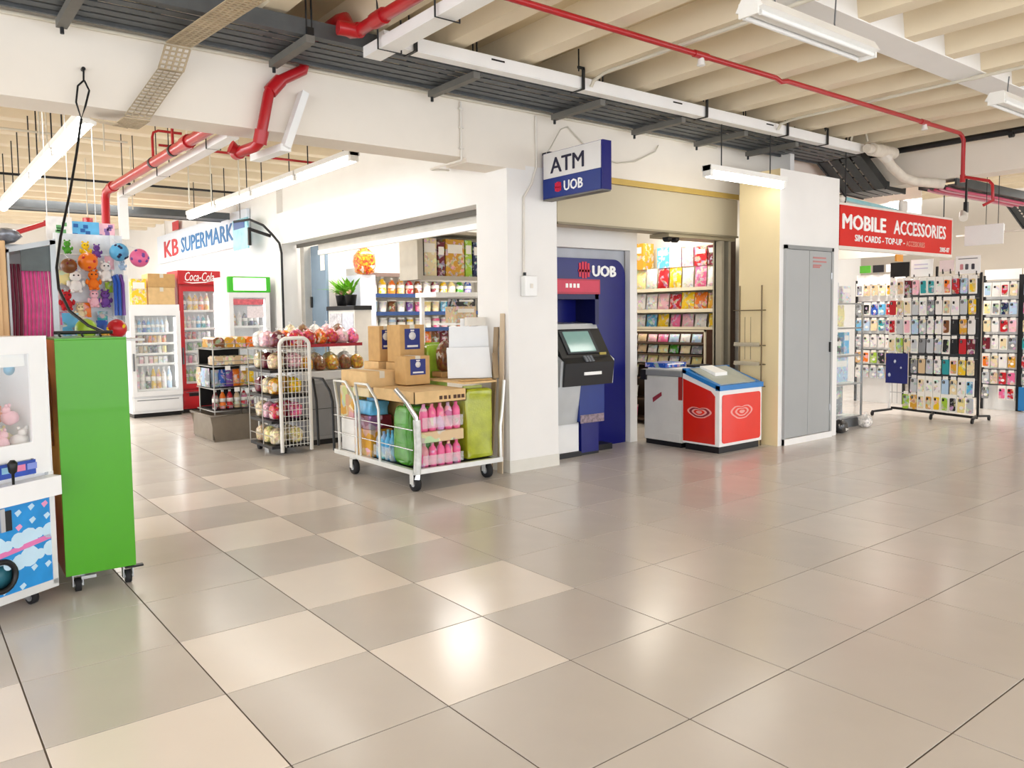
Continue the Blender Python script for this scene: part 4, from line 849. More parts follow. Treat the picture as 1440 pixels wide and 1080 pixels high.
# rear left rack behind the glass showcase
RX3 = 10.4
Z3 = (1.72, 1.43, 1.19, .94, .7, .47)
wall_rack('White backed phone case rack seen between the showcase and the front rack', 3.35, 2.62, Z3, RX3)
C4 = [['grey', 'beige', 'beige', 'cream', 'gold', 'white'], ['grey', 'black', 'blue', 'sky blue', 'red', 'pale yellow'], ['sky blue', 'pale blue', 'cream', 'teal', 'purple', 'navy'], ['silver', 'white', 'white', 'white', 'white', 'grey'], ['gold', 'orange', 'lime green', 'black', 'yellow', 'yellow'], ['white', 'silver', 'silver', 'pale blue', 'gold', 'orange']]
for r_, row in enumerate(C4):
    for k, c in enumerate(row): case(RX3 - .05, 3.28 - .115 * k, Z3[r_], c, '%s phone case on the rear left white rack, %s row, %s from left' % (c, nth(r_ + 1), nth(k + 1)), 'phone cases on the rear left rack', rn.choice((0, 1, 2)), 1.14)
# glass showcase beside the door block
o = thing('glass_showcase', 'Clear glass showcase standing beside the riser door wall', 'showcase', (7.42, 2.12, 0))
for x in (7.0, 7.86):
    for y in (1.95, 2.32): obj('post', MB().box(x - .01, x + .01, y - .01, y + .01, 0, 1.5, M_steel), o)
for z in (.12, .52, .86, 1.19, 1.48): obj('glass_shelf', MB().box(7.0, 7.86, 1.95, 2.32, z, z + .008, mat('shelf_glass', '#cfe2dc', .08, alpha=.5, spec=.8)).box(6.99, 7.87, 1.943, 1.95, z - .006, z + .012, M_steel), o)
obj('glass_front', MB().box(7.012, 7.848, 1.952, 1.956, .13, 1.48, mat('thin_glass', '#f2fafa', .03, alpha=.06, var=0., spec=.9)), o)
obj('base', MB().box(7.0, 7.86, 1.96, 2.32, .0, .1, M_greyplastic), o)
for n, (k, x, w_, h_, d_, z, c, lb) in enumerate((('carton', 7.12, .14, .26, .1, 1.2, 'brown', 'Tall brown box in the glass showcase, upper shelf at left'), ('pouch', 7.36, .26, .27, .08, 1.2, 'yellow', 'Large yellow packet in the glass showcase, upper shelf'), ('pouch', 7.66, .16, .26, .08, 1.2, 'pale yellow', 'Pale yellow packet in the glass showcase, upper shelf at right'),
    ('carton', 7.12, .15, .3, .1, .87, 'grey', 'Grey box in the glass showcase, second shelf at left'), ('carton', 7.33, .1, .22, .08, .87, 'orange', 'Small orange box in the glass showcase, second shelf'), ('bottle', 7.55, .13, .28, .13, .87, 'black', 'Black bottle shaped gadget in the glass showcase, second shelf'), ('carton', 7.74, .12, .26, .08, .87, 'sky blue', 'Sky blue box in the glass showcase, second shelf at right'),
    ('carton', 7.25, .2, .3, .1, .53, 'white', 'White box in the glass showcase, third shelf at left'), ('carton', 7.62, .28, .3, .1, .53, 'pale blue', 'Pale blue box in the glass showcase, third shelf at right'),
    ('pouch', 7.3, .2, .34, .08, .13, 'pale pink', 'Pale pink packet in the glass showcase, lowest shelf at left'), ('pouch', 7.62, .24, .34, .08, .13, 'grey', 'Grey blue packet in the glass showcase, lowest shelf at right'),
    ('carton', 7.15, .2, .32, .1, 1.49, 'brown', 'Dark brown pouch case standing on top of the glass showcase'), ('carton', 7.45, .18, .24, .08, 1.49, 'silver', 'Silver speaker box standing on top of the glass showcase'), ('carton', 7.72, .2, .2, .08, 1.49, 'white', 'White box standing on top of the glass showcase at right'))):
    item('gadget_box' if k != 'bottle' else 'gadget', k, (w_, h_, d_), (x, 2.12, z + .008), c, lb, 'box' if k == 'carton' else 'packet' if k == 'pouch' else 'gadget', 'goods in the glass showcase')
for x, y, c, n in ((7.1, 1.8, 'black', 'dark'), (7.75, 1.84, 'white', 'white')):
    item('plastic_bag', 'bag', (.2, .18, .15), (x, y, .002), c, '%s plastic bag on the floor before the glass showcase' % c, 'bag')
# floor and hanging goods above the rear left rack
for k, (y, c, lb) in enumerate(((3.2, 'green', 'Green strap hanging above the rear left phone rack'), (3.0, 'black', 'Black selfie stick hanging above the rear left phone rack'), (2.8, 'white', 'White cable pack hanging above the rear left phone rack'))):
    tag(obj('hanging_pack', MB().box(RX3 - .06, RX3 - .04, y - .08, y + .08, 1.97, 2.08, mat('hang_' + c, PAL[c], .5)).box(RX3 - .052, RX3 - .048, y - .01, y + .01, 1.94, 1.98, M_steel)), lb, 'packet')
struct('trim_3', MB().box(10.3, 10.36, 2.4, 4.8, 2.2, 2.6, M_offwhite).box(10.34, 10.36, 2.4, 4.8, 2.6, 3.4, M_wall))
# ================================================================== GROCERY SHOP (left opening)
o = thing('roller_shutter', 'Half raised pale roller shutter at the head of the grocery shop opening', 'shutter', (3.1, 5.2, 2.2))
M_slat = mat('shutter_pale', '#d8d4ca', .45, .2)
for k in range(4): obj('slat', MB().prism([(3.1, 2.31 + .035 * k), (3.12, 2.312 + .035 * k), (3.125, 2.33 + .035 * k), (3.12, 2.343 + .035 * k), (3.1, 2.344 + .035 * k)], 3.2, 6.95, M_slat, 'xz'), o)
obj('bottom_rail', MB().box(3.09, 3.14, 3.2, 6.95, 2.25, 2.31, M_white), o)
obj('head_track', MB().box(3.03, 3.06, 2.96, 7.5, 2.38, 2.43, mat('track_dark', '#6a655c', .5)), o)
o = thing('folding_door', 'Grey blue folded shop door leaf at the left of the grocery opening', 'door', (3.1, 7.3, 0))
M_bd = mat('door_blue_grey', '#8aa0b4', .25, .3, var=.08, scale=3)
obj('leaf', MB().rbox(3.2, 3.24, 6.95, 7.42, 0, 2.4, M_bd, .004), o); obj('edge_frame', MB().box(3.1, 3.2, 7.42, 7.54, 0, 2.42, mat('frame_alu', '#c8c4bc', .4, .4)), o)
obj('paper', MB().box(3.193, 3.199, 6.97, 7.1, 2.05, 2.38, M_labelw), o); obj('latch', MB().box(3.18, 3.2, 7.38, 7.42, 1.55, 1.7, M_darkmetal), o)
# shelf facing the opening
M_blue_sh = mat('shelf_navy', '#28406e', .5, var=.05); M_wsh = mat('shelf_white', '#eeeae2', .5)
o = thing('grocery_shelf', 'Grocery shelf unit with navy edges facing the shop opening', 'shelf', (4.75, 7.2, 0))
obj('back_panel', MB().box(3.75, 6.0, 7.35, 7.38, 0, 2.1, M_wsh), o)
for x in (3.74, 6.0): obj('upright', MB().box(x - .015, x + .015, 6.95, 7.38, 0, 2.1, M_wsh), o)
GZ = (2.03, 1.735, 1.475, 1.235, .98)
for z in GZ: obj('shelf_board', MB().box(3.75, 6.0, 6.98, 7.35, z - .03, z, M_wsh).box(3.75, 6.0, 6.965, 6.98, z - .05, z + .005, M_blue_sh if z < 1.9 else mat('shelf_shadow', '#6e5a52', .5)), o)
xs = [3.86 + .152 * k for k in range(13)]
shelf_row(7.12, xs, 1.735, rowspec(13, 'bottle', 'sauce_bottle', (.12, .235, .12), ['red', 'white', 'yellow', 'orange', 'gold', 'red', 'brown', 'white', 'maroon', 'yellow', 'pale yellow', 'green', 'blue']), '{c} {n} on the upper grocery shelf, {i} from left', 'bottles on the upper grocery shelf', 'y')
shelf_row(7.12, xs, 1.475, rowspec(13, 'tub', 'food_tub', (.13, .165, .13), ['green', 'pale blue', 'white', 'brown', 'white', 'purple', 'pink', 'pale yellow', 'cream', 'sky blue', 'red', 'blue', 'sky blue']), '{c} {n} on the middle grocery shelf, {i} from left', 'tubs on the middle grocery shelf', 'y')
shelf_row(7.12, xs, 1.235, rowspec(13, 'jar', 'jar', (.12, .16, .12), ['purple', 'white', 'white', 'pale blue', 'maroon', 'yellow', 'white', 'white', 'pink', 'pale pink', 'white', 'orange', 'gold']), '{c} {n} on the lower grocery shelf, {i} from left', 'jars on the lower grocery shelf', 'y')
shelf_row(7.12, xs, .98, rowspec(13, 'pouch', 'food_packet', (.15, .2, .08), ['pale yellow', 'grey', 'white', 'cream', 'beige', 'white', 'pale pink', 'orange', 'brown', 'maroon', 'red', 'white', 'pink']), '{c} {n} on the bottom grocery shelf, {i} from left', 'packets on the bottom grocery shelf', 'y')
item('flower_bag', 'bag', (.34, .42, .25), (3.6, 6.6, 1.98), 'orange', 'Orange and gold festive bag on the white pillar box left of the shelves', 'bag')
tag(obj('notice_box', MB().rbox(3.5, 3.74, 6.55, 6.95, 0, 1.975, mat('box_lilac', '#d9dbe8', .5, var=.06, scale=9), .01)), 'Tall pale lilac notice covered box left of the grocery shelves', 'cabinet')
tag(obj('ceramic_jar', MB().lathe([(.08, 0), (.12, .05), (.13, .18), (.1, .25), (.06, .28), (.05, .3)], (4.6, 7.12, 2.035), mat('jar_cream', '#f0d8c0', .4, var=.2, scale=10), 14)), 'Round cream tin on top of the grocery shelf', 'tin')
tag(obj('white_box', MB().rbox(3.9, 4.4, 7.0, 7.3, 2.032, 2.28, M_lw, .01)), 'White box lying on top of the grocery shelf', 'box')
# near upper cupboard with dark frame
CX = -.42
o = thing('wall_cupboard', 'Open dark framed high cupboard near the column inside the grocery shop', 'cupboard', (4.3 + CX, 5.2, 1.9))
M_cupf = mat('cupboard_grey', '#b8b0a2', .5)
obj('frame', MB().box(4.0 + CX, 5.5 + CX, 5.2, 5.6, 1.85, 1.9, M_cupf).box(4.0 + CX, 5.5 + CX, 5.2, 5.6, 2.42, 2.46, M_cupf).box(3.97 + CX, 4.05 + CX, 5.18, 5.6, 1.85, 2.46, M_cupf).box(4.05 + CX, 4.08 + CX, 5.2, 5.6, 1.9, 2.42, M_black).box(4.0 + CX, 5.5 + CX, 5.58, 5.6, 1.85, 2.46, M_cupf), o)
for x in (4.02, 5.4): obj('hanger', MB().box(x + CX, x + .06 + CX, 5.4, 5.46, 2.46, 3.5, M_cupf), o)
for k, (x, w_, h_, c, lb) in enumerate(((4.2, .2, .46, 'cream', 'Cream printed carton at the left in the dark framed cupboard'), (4.37, .1, .42, 'maroon', 'Narrow maroon box in the dark framed cupboard'), (4.58, .28, .46, 'gold', 'Gold gift carton in the middle of the dark framed cupboard'), (4.79, .1, .46, 'lime green', 'Lime green box in the dark framed cupboard'), (4.94, .16, .44, 'navy', 'Navy carton at the right in the dark framed cupboard'), (5.13, .18, .46, 'lime green', 'Lime and navy carton at the right end of the dark framed cupboard'))):
    item('gift_carton', 'carton', (w_, h_, .2), (x + CX, 5.36, 1.903), c, lb, 'box', 'cartons in the dark framed cupboard')
o = thing('trestle_shelf', 'White trestle shelf at the right inside the grocery shop', 'shelf', (4.9, 5.95, 0))
obj('top', MB().box(4.15, 6.2, 5.7, 6.2, 1.66, 1.72, M_lw), o)
for x in (4.18, 6.1): obj('leg', MB().box(x, x + .05, 6.1, 6.15, 0, 1.66, M_lw), o)
obj('lower_board', MB().box(4.5, 6.2, 5.75, 6.2, 1.28, 1.31, M_lw), o)
item('storage_carton', 'carton', (.34, .22, .25), (4.72, 5.95, 1.313), 'beige', 'Brown carton on the lower board of the white trestle shelf', 'box')
item('dark_carton', 'carton', (.3, .1, .22), (4.74, 5.95, 1.535), 'black', 'Black carton on top of the brown one on the trestle shelf', 'box')
# plant and posters by the door
o = thing('potted_plant', 'Bright green leafy plant in black pots on the ledge behind the bread', 'plant', (3.28, 6.45, 1.62))
obj('pot', MB().lathe([(.06, 0), (.08, .13), (.085, .14)], (3.26, 6.36, 1.56), M_black, 12), o); obj('pot', MB().lathe([(.06, 0), (.08, .13), (.085, .14)], (3.26, 6.62, 1.56), M_black, 12), o)
M_leaf = mat('leaf_green', '#6cb022', .5, var=.2, scale=20); rl = random.Random(4)
for k in range(60):
    a = rl.uniform(1.3, 5.0); e = rl.uniform(.3, 1.2); L_ = rl.uniform(.2, .38); bx_ = (3.26, rl.choice((6.36, 6.42, 6.55, 6.62)), 1.69)
    d = Vector((math.cos(a) * math.cos(e), math.sin(a) * math.cos(e), math.sin(e))); s_ = d.cross(Vector((0, 0, 1))).normalized() * .022
    p0 = Vector(bx_); p1 = p0 + d * L_ * .6; p2 = p0 + d * L_ - Vector((0, 0, .05)); n_ = s_.cross(d).normalized() * .002
    obj('leaf', MB().add([p0 - s_ * .4, p0 + s_ * .4, p1 + s_, p2, p1 - s_, p0 - s_ * .4 + n_, p0 + s_ * .4 + n_, p1 + s_ + n_, p2 + n_, p1 - s_ + n_], [(0, 1, 2, 4), (2, 3, 4), (5, 6, 7, 9), (7, 8, 9), (0, 1, 6, 5), (1, 2, 7, 6), (2, 3, 8, 7), (3, 4, 9, 8), (4, 0, 5, 9)], M_leaf), o)
for y, c in ((6.3, '#f0c8a8'), (6.68, '#f8f0d8'), (6.5, '#e88a9a')): obj('flower', MB().ball((3.2, y, 1.74), .035, mat('flower' + c, c, .6), 1, .15), o)
o = thing('notice_counter', 'Pale cabinet with framed notices below the green plant', 'cabinet', (3.32, 6.5, 0))
obj('body', MB().box(3.2, 3.44, 6.15, 6.9, 0, 1.5, M_wsh).box(3.18, 3.44, 6.13, 6.92, 1.5, 1.555, M_black), o)
obj('notice', MB().box(3.19, 3.2, 6.5, 6.85, 1.1, 1.46, mat('notice_a', '#dcd8dc', .5, var=.3, scale=26)), o); obj('notice', MB().box(3.19, 3.2, 6.18, 6.48, 1.1, 1.46, mat('notice_b', '#e2e4f0', .5, var=.12, scale=22)), o)
# supermarket banner
M_ban = mat('banner_pale', '#dfe8f4', .5, var=.02); M_rl = mat('letter_red', '#c83a44', .5); M_bl = mat('letter_blue', '#3a78b0', .5)
o = thing('shop_sign', 'White supermarket banner with red and blue letters above the drink fridges', 'sign', (2.82, 11.2, 2.54))
obj('board', MB().box(2.8, 2.85, 8.75, 13.7, 2.53, 3.06, M_ban), o)
text('lettering', 'KB', .44, M_rl, o, (2.796, 13.25, 2.62), (0, -1, 0), (0, 0, 1), .006, .01, width=.95, label='red letters KB')
text('lettering', 'SUPERMARKET', .38, M_bl, o, (2.796, 12.1, 2.64), (0, -1, 0), (0, 0, 1), .006, .008, width=3.3, label='blue letters')
obj('cart_logo', MB().box(2.794, 2.8, 12.2, 12.6, 3.08, 3.24, M_rl), o)
for y in (9.2, 11.2, 13.2): obj('hanger', MB().cyl((2.82, y, 3.06), (2.82, y, 3.5), .01, M_offwhite, 6), o)
tag(obj('poster', MB().box(2.6, 2.62, 8.2, 8.8, 2.42, 2.86, mat('poster_blue', '#8fd0e2', .4, var=.3, scale=6)).box(2.595, 2.6, 8.3, 8.75, 2.72, 2.84, mat('poster_dark', '#1c4a8c', .4)).cyl((2.61, 8.5, 2.86), (2.61, 8.5, 3.5), .005, M_darkmetal, 6)), 'Light blue poster with dark blue heading at the right end of the supermarket banner', 'poster')
# ================================================================== DRINK FRIDGES
M_frw = mat('fridge_white', '#f0f1f2', .3, var=.02); M_frr = mat('fridge_red', '#c4101c', .3, var=.04, coat=.3); M_in = mat('fridge_inside', '#fafafa', .4, var=.01)
M_strip = mat('fridge_strip_light', '#ffffff', .4, emit=5.)
def fridge(label, x0, x1, yf, z_top, head, m, m_head, shelves, z_in0, z_in1, depth=.55):
    o = thing('drinks_fridge', label, 'fridge', ((x0 + x1) / 2, yf, 0)); yb = yf + depth
    obj('cabinet', MB().box(x0, x0 + .04, yf, yb, .06, z_top, m).box(x1 - .04, x1, yf, yb, .06, z_top, m).box(x0 + .04, x1 - .04, yb - .03, yb, .06, z_top, M_in).box(x0 + .04, x1 - .04, yf, yb - .03, z_in1 + .06, z_top, m).box(x0 + .04, x1 - .04, yf, yb - .03, .06, z_in0 - .06, m), o)
    obj('liner', MB().box(x0 + .041, x0 + .047, yf + .03, yb - .03, z_in0 - .06, z_in1 + .06, M_in).box(x1 - .047, x1 - .041, yf + .03, yb - .03, z_in0 - .06, z_in1 + .06, M_in), o)
    if head: obj('header', MB().rbox(x0 - .01, x1 + .01, yf - .05, yf, z_top - head, z_top, m_head, .012), o)
    fr = obj('door_frame', MB().box(x0 + .005, x0 + .065, yf - .04, yf - .005, z_in0 - .07, z_in1 + .07, m).box(x1 - .065, x1 - .005, yf - .04, yf - .005, z_in0 - .07, z_in1 + .07, m).box(x0 + .065, x1 - .065, yf - .04, yf - .005, z_in0 - .07, z_in0, m).box(x0 + .065, x1 - .065, yf - .04, yf - .005, z_in1, z_in1 + .07, m), o)
    obj('glass', MB().box(x0 + .06, x1 - .06, yf - .025, yf - .02, z_in0 - .01, z_in1 + .01, mat('fridge_glass', '#f4fbfc', .03, alpha=.12, var=0., spec=.9)), fr)
    obj('handle', MB().rbox(x0 + .018, x0 + .04, yf - .075, yf - .04, z_in0 + .3, z_in0 + .55, M_greyplastic, .006), fr)
    obj('grille', MB().box(x0 + .02, x1 - .02, yf - .02, yf, .1, z_in0 - .1, m).box(x0 + .06, x1 - .06, yf - .024, yf - .02, z_in0 - .135, z_in0 - .125, M_greyplastic), o)
    obj('base', MB().box(x0 + .02, x1 - .02, yf + .02, yb, 0, .06, M_black), o)
    for z in shelves: obj('shelf', MB().box(x0 + .05, x1 - .05, yf + .02, yb - .05, z - .012, z, M_in).box(x0 + .05, x1 - .05, yf + .012, yf + .02, z - .02, z + .012, M_lw), o)
    obj('strip_light', MB().cyl((x1 - .07, yf + .03, z_in0 + .05), (x1 - .07, yf + .03, z_in1 - .03), .012, M_strip, 8), o)
    return o
def drinks(x0, x1, y, z, n, kind, w, h, cols, what, unit, shelf_):
    for k in range(n):
        item(what.replace(' ', '_'), kind, (w, h * rn.uniform(.94, 1.0), w), (x0 + (x1 - x0) * (k + .5) / n, y, z + .001), cols[k % len(cols)], '%s %s on the %s shelf of the %s fridge, %s from left' % (cols[k % len(cols)], what, shelf_, unit, nth(k + 1)), what.split()[-1], '%ss on the %s shelf of the %s fridge' % (what, shelf_, unit))
Y = 9.1
f1 = fridge('White glass door drinks fridge standing left of the red one', 1.17, 1.87, Y, 1.63, 0, M_frw, M_frw, (1.22, 1.07, .92, .77, .4), .38, 1.47)
drinks(1.24, 1.74, Y + .12, 1.22, 8, 'bottle', .058, .22, ['white', 'sky blue', 'blue', 'sky blue', 'pale blue', 'pale blue', 'pale blue', 'white'], 'water bottle', 'white', 'top')
drinks(1.24, 1.7, Y + .12, 1.07, 7, 'can', .06, .115, ['maroon', 'cream', 'brown', 'orange', 'gold', 'cream', 'orange'], 'drink can', 'white', 'second')
drinks(1.24, 1.7, Y + .12, .92, 7, 'can', .06, .115, ['white', 'beige', 'cream', 'navy', 'navy', 'white', 'pale yellow'], 'drink can', 'white', 'third')
drinks(1.24, 1.7, Y + .12, .77, 7, 'carton', .055, .11, ['white', 'pale pink', 'white', 'pale pink', 'cream', 'white', 'white'], 'drink carton', 'white', 'fourth')
drinks(1.24, 1.76, Y + .13, .4, 7, 'bottle', .07, .33, ['pale pink', 'white', 'black', 'yellow', 'gold', 'white', 'pale blue'], 'large bottle', 'white', 'lowest')
f2 = fridge('Tall red branded drinks fridge with red header in the middle of three', 1.9, 2.52, 9.25, 2.14, .21, M_frr, M_frr, (1.54, 1.27, 1.1, .93, .74, .46), .44, 1.83)
t_ = text('lettering', 'Coca-Cola', .19, M_lw, f2, (1.98, 9.196, 1.985), (1, 0, 0), (0, 0, 1), .004, .0015, shear=.35, width=.43)
obj('swoosh', MB().prism([(1.97, 1.97), (2.1, 1.945), (2.3, 1.96), (2.44, 2.0), (2.3, 1.975), (2.1, 1.962)], 9.195, 9.2, M_lw, 'xz'), f2)
M_redfr = 'red'
drinks(1.975, 2.4, 9.38, 1.54, 5, 'bottle', .08, .27, ['black', 'yellow', 'yellow', 'orange', 'gold'], 'large bottle', 'red', 'top')
drinks(1.975, 2.4, 9.38, 1.27, 6, 'bottle', .065, .21, ['beige', 'pale pink', 'silver', 'sky blue', 'teal', 'silver'], 'bottle', 'red', 'second')
drinks(1.975, 2.4, 9.38, 1.1, 6, 'can', .062, .125, ['red', 'red', 'red', 'silver', 'silver', 'white'], 'drink can', 'red', 'third')
drinks(1.975, 2.4, 9.38, .93, 6, 'can', .062, .125, ['silver', 'green', 'silver', 'green', 'silver', 'white'], 'drink can', 'red', 'fourth')
drinks(1.975, 2.4, 9.38, .74, 6, 'can', .062, .125, ['pale pink', 'pink', 'white', 'pale pink', 'white', 'pink'], 'drink can', 'red', 'fifth')
drinks(1.975, 2.4, 9.38, .46, 6, 'bottle', .065, .22, ['green', 'lime green', 'green', 'lime green', 'green', 'green'], 'bottle', 'red', 'lowest')
obj('vent_panel', MB().box(1.92, 2.44, 9.222, 9.23, .12, .3, M_frr).box(2.0, 2.3, 9.218, 9.222, .25, .3, M_black), f2)
M_lit = mat('lit_header', '#f4fbe8', .4, emit=1.2); M_grn = mat('header_green', '#3fae2a', .35, emit=.15)
f3 = fridge('White drinks fridge with bright green and white lit header behind the bread stand', 2.17, 2.76, 7.88, 1.99, .22, M_frw, M_grn, (1.3, 1.0, .7), .44, 1.7)
obj('lit_panel', MB().box(2.24, 2.7, 7.824, 7.832, 1.8, 1.97, M_lit), f3)
obj('price_card', MB().box(2.235, 2.66, 7.825, 7.838, 1.6, 1.68, mat('price_red', '#d86a74', .5, var=.2, scale=30)), f3)
obj('price_card', MB().box(2.42, 2.66, 7.825, 7.838, 1.42, 1.58, mat('price_white', '#f4e8ec', .5, var=.1, scale=40)), f3)
drinks(2.24, 2.66, 8.02, 1.3, 5, 'bottle', .075, .22, ['gold', 'white', 'grey', 'navy', 'grey'], 'bottle', 'green headed', 'top')
drinks(2.24, 2.66, 8.02, 1.0, 5, 'can', .07, .13, ['white', 'red', 'silver', 'white', 'red'], 'drink can', 'green headed', 'second')
item('yellow_pack', 'carton', (.2, .37, .12), (1.335, 9.22, 1.632), 'yellow', 'Bright yellow carton standing on the white drinks fridge', 'box')
def carton_box(name, x0, x1, y0, y1, z0, z1, m, label, logo=None, rot=0.):
    o = thing(name, label, 'box', ((x0 + x1) / 2, (y0 + y1) / 2, z0))
    obj('body', MB().rbox(x0, x1, y0, y1, z0, z1, m, .004, 1), o)
    obj('tape', MB().box((x0 + x1) / 2 - .025, (x0 + x1) / 2 + .025, y0 - .001, y1 + .001, z1, z1 + .001, M_cond).box((x0 + x1) / 2 - .025, (x0 + x1) / 2 + .025, y0 - .0015, y0, z1 - .06, z1, M_cond), o)
    if logo:
        w = (x1 - x0) * .62; h = (z1 - z0) * .55; cx = (x0 + x1) / 2; zc = z0 + (z1 - z0) * .62
        lo = obj('logo_patch', MB().box(cx - w / 2, cx + w / 2, y0 - .002, y0, zc - h / 2, zc + h / 2, mat('logo_navy', '#1e2a78', .5)), o)
        obj('logo_mark', MB().lathe([(.001, -.001), (h * .2, 0), (h * .2, .001)], (cx, y0 - .003, zc + h * .15), M_signw, 10, 'y').box(cx - w * .35, cx + w * .35, y0 - .004, y0 - .002, zc - h * .4, zc - h * .3, M_signw).box(cx - w * .12, cx + w * .12, y0 - .004, y0 - .002, zc + h * .37, zc + h * .45, M_signw), lo)
    if rot: o.rotation_euler = (0, 0, rot)
    return o
carton_box('cardboard_box', 1.46, 1.83, 9.15, 9.5, 1.632, 1.88, M_card2, 'Printed pale cardboard box on the white fridge, the lower of two', False)
carton_box('cardboard_box', 1.46, 1.84, 9.15, 9.5, 1.882, 2.08, M_card, 'Brown cardboard box on the white fridge, the upper of two', False)
# ================================================================== BREAD STAND, CAGE TROLLEY, CABINET
M_wiregrey = mat('wire_grey', '#a8a49c', .4, .6); M_clearbox = mat('clear_brown_tub', '#8c8070', .25, alpha=.8, var=.1, spec=.6)
o = thing('plastic_tub', 'Large clear brownish plastic tub on the floor under the bread stand', 'tub', (1.64, 6.47, 0))
obj('shell', MB().prism([(1.36, .02), (1.92, .02), (1.96, .3), (1.31, .3)], 6.1, 6.11, M_clearbox, 'xz').prism([(1.36, .02), (1.92, .02), (1.96, .3), (1.31, .3)], 6.82, 6.83, M_clearbox, 'xz').box(1.335, 1.345, 6.11, 6.82, .02, .3, M_clearbox).box(1.935, 1.945, 6.11, 6.82, .02, .3, M_clearbox).box(1.35, 1.93, 6.1, 6.83, 0, .02, M_clearbox), o)
obj('rim', MB().tube([(1.31, 6.09, .3), (1.96, 6.09, .3), (1.96, 6.84, .3), (1.31, 6.84, .3)], .012, M_clearbox, 6, True), o)
item('goods_bag', 'bag', (.4, .22, .5), (1.64, 6.46, .022), 'beige', 'Beige sack inside the clear brownish tub', 'bag')
o = thing('bread_stand', 'Grey wire stand of bread and snacks above the clear tub', 'stand', (1.66, 6.46, 0))
for x in (1.4, 1.9):
    for y in (6.2, 6.74): obj('post', MB().cyl((x, y, .02 if False else .024), (x, y, 1.1), .009, M_wiregrey, 8), o)
for z in (.34, .6, .86, 1.06):
    q = obj('shelf', MB().tube([(1.38, 6.17, z), (1.93, 6.17, z), (1.93, 6.77, z), (1.38, 6.77, z)], .007, M_wiregrey, 6, True), o)
    for k in range(6): obj('wire', MB().cyl((1.38 + .11 * k, 6.17, z), (1.38 + .11 * k, 6.77, z), .004, M_wiregrey, 4), q)
    obj('board', MB().box(1.4, 1.91, 6.19, 6.75, z + .008, z + .014, M_black if z < .9 else M_wiregrey), q)
    obj('front_rail', MB().cyl((1.38, 6.17, z + .06), (1.93, 6.17, z + .06), .004, M_wiregrey, 5), q)
obj('back_panel', MB().box(1.4, 1.91, 6.75, 6.76, .36, 1.06, M_black), o)
for x, z, c in ((1.52, .815, 'w'), (1.7, .8, 'w'), (1.62, .56, 'w')): obj('price_card', MB().box(x, x + .06, 6.155, 6.16, z, z + .05, M_lw), o)
BR = [(1.47, 6.33, 1.076, 'brown', 90), (1.6, 6.34, 1.076, 'gold', 90), (1.73, 6.34, 1.076, 'gold', 90), (1.86, 6.34, 1.076, 'orange', 90), (1.5, 6.62, 1.076, 'gold', 90), (1.66, 6.62, 1.076, 'beige', 90), (1.82, 6.62, 1.076, 'gold', 90)]
for k, (x, y, z, c, a) in enumerate(BR): item('bread_loaf', 'loaf', (.26, .118, .12), (x, y, z), c, '%s loaf of wrapped bread on the top of the stand, %s %s' % (c, nth(k % 4 + 1), 'in front' if k < 4 else 'behind'), 'bread', 'loaves on the top of the bread stand', R(a))
for k, (x, c) in enumerate(((1.468, "beige"), (1.585, 'cream'), (1.698, 'beige'), (1.811, 'cream'))): item('bread_loaf', 'loaf', (.28, .1, .115), (x, 6.33, .876), c, '%s loaf of wrapped bread on the second tier of the stand, %s from left' % (c, nth(k + 1)), 'bread', 'loaves on the second tier', R(90))
for k, c in enumerate(('pale blue', 'blue', 'purple', 'orange', 'gold', 'yellow')): item('snack_packet', 'pouch', (.085, .2, .05), (1.44 + .085 * k, 6.28, .618), c, '%s snack packet on the third tier of the bread stand, %s from left' % (c, nth(k + 1)), 'packet', 'packets on the third tier', tilt=R(-6))
for k, c in enumerate(('maroon', 'orange', 'red', 'beige', 'red', 'maroon')): item('sauce_bottle', 'bottle', (.075, .22, .08), (1.44 + .085 * k, 6.3, .358), c, '%s bottle on the lowest tier of the bread stand, %s from left' % (c, nth(k + 1)), 'bottle', 'bottles on the lowest tier')
for k, (c, y) in enumerate((('grey', 6.3), ('pale blue', 6.45), ('beige', 6.62))): item('roll_pack', 'pouch', (.14, .22, .06), (1.36, y, .62), c, '%s packet hanging at the left side of the bread stand, %s from front' % (c, nth(k + 1)), 'packet', 'packets at the side of the bread stand', LEFT)

# wire cage trolley
o = thing('cage_trolley', 'White framed wire cage trolley packed with bagged snacks', 'trolley', (1.75, 5.0, 0))
M_wf2 = mat('trolley_white', '#ecebe6', .35, var=.03)
x0, x1, y0, y1 = 1.6, 1.92, 4.74, 5.36
obj('end_frame', MB().tube([(x0, y0, .03), (x0, y0, 1.1)] + arc((x0 + .08, y0, 1.12), .08, 180, 90, 5) + arc((x1 - .08, y0, 1.12), .08, 90, 0, 5) + [(x1, y0, .03)], .02, M_wf2, 10), o)
for k in range(1, 8): obj('wire', MB().cyl((x0 + .04 * k, y0, .08), (x0 + .04 * k, y0, 1.18), .0035, M_wf2, 5), o)
for k in range(18): obj('wire', MB().cyl((x0, y0, .1 + .06 * k), (x1, y0, .1 + .06 * k), .0035, M_wf2, 5), o)
for x in (x0, x1): obj('rear_post', MB().cyl((x, y1, .08), (x, y1, 1.1), .012, M_wf2, 8), o)
TZ = (.1, .36, .62, .88)
for z in TZ:
    q = obj('tier', MB().box(x0 - .1, x1, y0 + .02, y1, z - .03, z, M_black), o)
    obj('rail', MB().tube([(x0 - .1, y0 + .02, z + .1), (x0 - .1, y1, z + .1)], .005, M_wiregrey, 5), q)
